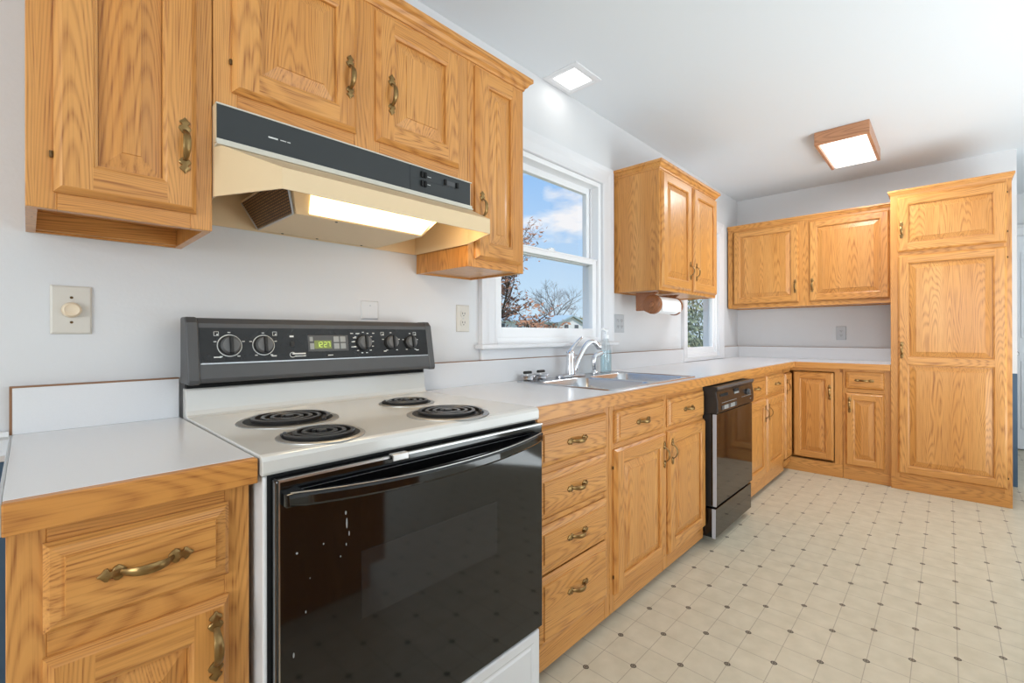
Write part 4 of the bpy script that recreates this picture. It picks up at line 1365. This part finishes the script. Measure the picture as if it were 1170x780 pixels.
# ------------------------------------------------------------------ peninsula behind the photographer (seen in the oven glass)
pn_ = thing('peninsula_cabinet', 'oak base cabinet facing the range, mirrored in the oven door glass', 'cabinet', (0.0, 0, 0))
b = MB()
pr_ = [(0.08, .0), (0.74, .0), (0.74, .10), (0.815, .10), (0.815, .87), (0.08, .87)]
b.loops([[(x, y, z) for x, z in pr_] for y in (-1.668, -2.60)], None, True, True)
b.build('end_panel', WOOD, pn_)
MB().box(0.06, 0.84, -2.62, -1.652, 0.8705, 0.908).build('countertop', 'laminate', pn_, 0.002)

# ------------------------------------------------------------------ outdoors
struct(MB().box(-60, 160, 0.14, 150, -1.2, -0.7), 'ground', 'grass')
# long white house
HY = 30.0
hs_ = thing('house', 'long low white house with pale metal roof beyond the lawn', 'house', (36, HY, -0.7))
b = MB()
b.box(-6.5, 7.2, 0, 6, 0, 3.2); b.add([(3.4, -.9, 0), (7.9, -.9, 0), (7.9, -.9, 3.15), (5.75, -.9, 3.85), (3.4, -.9, 3.15), (3.4, 3, 0), (7.9, 3, 0), (7.9, 3, 3.15), (5.75, 3, 3.85), (3.4, 3, 3.15)], [(0, 1, 2, 3, 4), (5, 6, 7, 8, 9), (0, 1, 6, 5), (1, 2, 7, 6), (4, 0, 5, 9)])
b.build('siding_wall', 'siding', hs_)
b = MB()
b.loops([[(x, y, z) for y, z in ((-.4, 3.15), (3.0, 3.95), (6.4, 3.15), (6.4, 3.27), (3.0, 4.10), (-.4, 3.27))] for x in (-6.9, 7.3)], None, True, True)
b.loops([[(x, y, z) for x, z in ((3.0, 3.05), (5.75, 3.90), (8.3, 3.05), (8.3, 3.2), (5.75, 4.08), (3.0, 3.2))] for y in (-1.2, 3.0)], None, True, True)
b.build('roof', 'roof_metal', hs_)
for wx, wy in ((-4.5, 0), (-2.0, 0), (0.2, 0), (2.4, 0), (4.7, -.9), (6.6, -.9)):
    q = MB(); q.box(wx - .45, wx + .45, wy - .06, wy + .02, 2.35, 3.02)
    wf = q.build('window', 'trim_paint', hs_)
    q = MB(); q.box(wx - .36, wx + .36, wy - .08, wy - .05, 2.42, 2.95); q.build('pane', 'window_dark', wf)


def tree(name, label, base, height, seed, lean=(0, 0), spread=0.55, depth=5, leaf=None, nleaf=0, lsize=0.06, bark='bark', droop=0.0, trunk_r=0.12, group='trees outside', first=0.3):
    rnd = random.Random(seed)
    root = thing(name, label, 'tree', base, 0, group)
    wood_ = MB()
    tips = []

    def grow(p, d, ln, r, lv):
        segs = 3 if lv < depth else 2
        pts, rs = [p.copy()], [r]
        for k in range(segs):
            d = (d + Vector((rnd.uniform(-.22, .22), rnd.uniform(-.22, .22), rnd.uniform(-.1, .16) - droop * (lv > 1)))).normalized()
            p = p + d * ln / segs
            pts.append(p.copy()); rs.append(r * (1 - .4 * (k + 1) / segs))
            if lv >= 2:
                tips.append(p.copy())
        wood_.tube(pts, rs, 6 if lv < 2 else 4, 0, False)
        if lv >= depth:
            return
        nb = 3 if lv > 0 else 5
        for k in range(nb):
            t = rnd.uniform(first if lv == 0 else .35, 1.0)
            i = min(int(t * segs), segs - 1)
            q = pts[i].lerp(pts[i + 1], t * segs - i)
            a = rnd.uniform(0, 2 * PI)
            side = Vector((math.cos(a), math.sin(a), rnd.uniform(-.1, .5)))
            nd = (d * (1 - spread) + side * spread).normalized()
            grow(q, nd, ln * rnd.uniform(.5, .75), rs[i] * .6, lv + 1)
        grow(p, d, ln * .62, rs[-1], lv + 1)
    grow(Vector((0, 0, 0)), Vector((lean[0], lean[1], 1)).normalized(), height * .45, trunk_r, 0)
    wood_.build('branches', bark, root, sharp=False)
    if leaf and tips:
        lf = MB()
        for k in range(nleaf):
            c0 = rnd.choice(tips) + Vector((rnd.gauss(0, .12), rnd.gauss(0, .12), rnd.gauss(-.03, .12)))
            a, b_ = rnd.uniform(0, 2 * PI), rnd.uniform(-1.2, 1.2)
            u_ = Vector((math.cos(a) * math.cos(b_), math.sin(a) * math.cos(b_), math.sin(b_)))
            v_ = u_.orthogonal().normalized() * lsize * rnd.uniform(.35, .6)
            u_ = u_ * lsize * rnd.uniform(.7, 1.2)
            lf.add([c0 - u_, c0 - u_ * .2 + v_, c0 + u_, c0 - u_ * .2 - v_], [(0, 1, 2, 3)])
        lo = lf.build('foliage', leaf, root, sharp=False)
        lo['kind'] = 'stuff'
    return root


tree('oak_tree', 'oak tree holding rusty brown leaves outside the sink window', (10.7, 9.6, -0.7), 5.2, 11, (0.04, 0), 0.6, 4, 'leaf_brown', 3400, 0.085, 'bark', 0.02, 0.10)
tree('bare_tree', 'tall bare grey tree behind the white house, right in the sink window', (48.5, 36.5, -0.7), 9.5, 5, (0.02, 0), 0.5, 5, None, 0, 0, 'bark_grey', 0.0, 0.17)
tree('bare_tree', 'low bare twiggy tree behind the house beside the tall bare one', (70, 50, -0.7), 7.5, 8, (0, 0), 0.62, 5, 'twig', 900, 0.14, 'bark_grey', 0.0, 0.13)


def shrub(name, label, base, rx, ry, h_, n_, ls, mat, seed, group):
    rnd = random.Random(seed)
    root = thing(name, label, 'shrub', base, 0, group)
    st = MB()
    for k in range(6):
        a = rnd.uniform(0, 2 * PI)
        st.tube([(0, 0, 0), (rx * .3 * math.cos(a), ry * .3 * math.sin(a), h_ * .4), (rx * .6 * math.cos(a), ry * .6 * math.sin(a), h_ * .85)], [.05, .03, .01], 6)
    st.build('stem', 'bark', root)
    lf = MB()
    for k in range(n_):
        z = rnd.uniform(0.02, 1.0)
        rr = math.sqrt(rnd.random()) * (1 - .55 * z ** 2) * (1 + .25 * math.sin(9 * z + seed))
        a = rnd.uniform(0, 2 * PI)
        c0 = Vector((rx * rr * math.cos(a), ry * rr * math.sin(a), z * h_))
        a, b_ = rnd.uniform(0, 2 * PI), rnd.uniform(-1.3, 1.3)
        u_ = Vector((math.cos(a) * math.cos(b_), math.sin(a) * math.cos(b_), math.sin(b_)))
        v_ = u_.orthogonal().normalized() * ls * rnd.uniform(.3, .6)
        u_ = u_ * ls * rnd.uniform(.7, 1.3)
        lf.add([c0 - u_, c0 + v_, c0 + u_, c0 - v_], [(0, 1, 2, 3)])
    o = lf.build('foliage', mat, root, sharp=False)
    o['kind'] = 'stuff'
    return root


SH = 'shrubs beyond the windows'
shrub('evergreen_shrub', 'dark evergreen bush filling the small window above the corner worktop', (17.6, 6.6, -0.7), 1.7, 1.5, 4.6, 5200, .11, 'leaf_conifer', 3, SH)
shrub('yellow_shrub', 'olive and tan bush low in the small window above the corner worktop', (12.4, 4.4, -0.7), 1.4, .9, 1.75, 2600, .09, 'leaf_green', 7, SH)
shrub('green_hedge', 'green shrub showing behind the right end of the white house', (56, 37.5, -0.7), 4.5, 2.2, 4.2, 2600, .35, 'leaf_green', 9, SH)
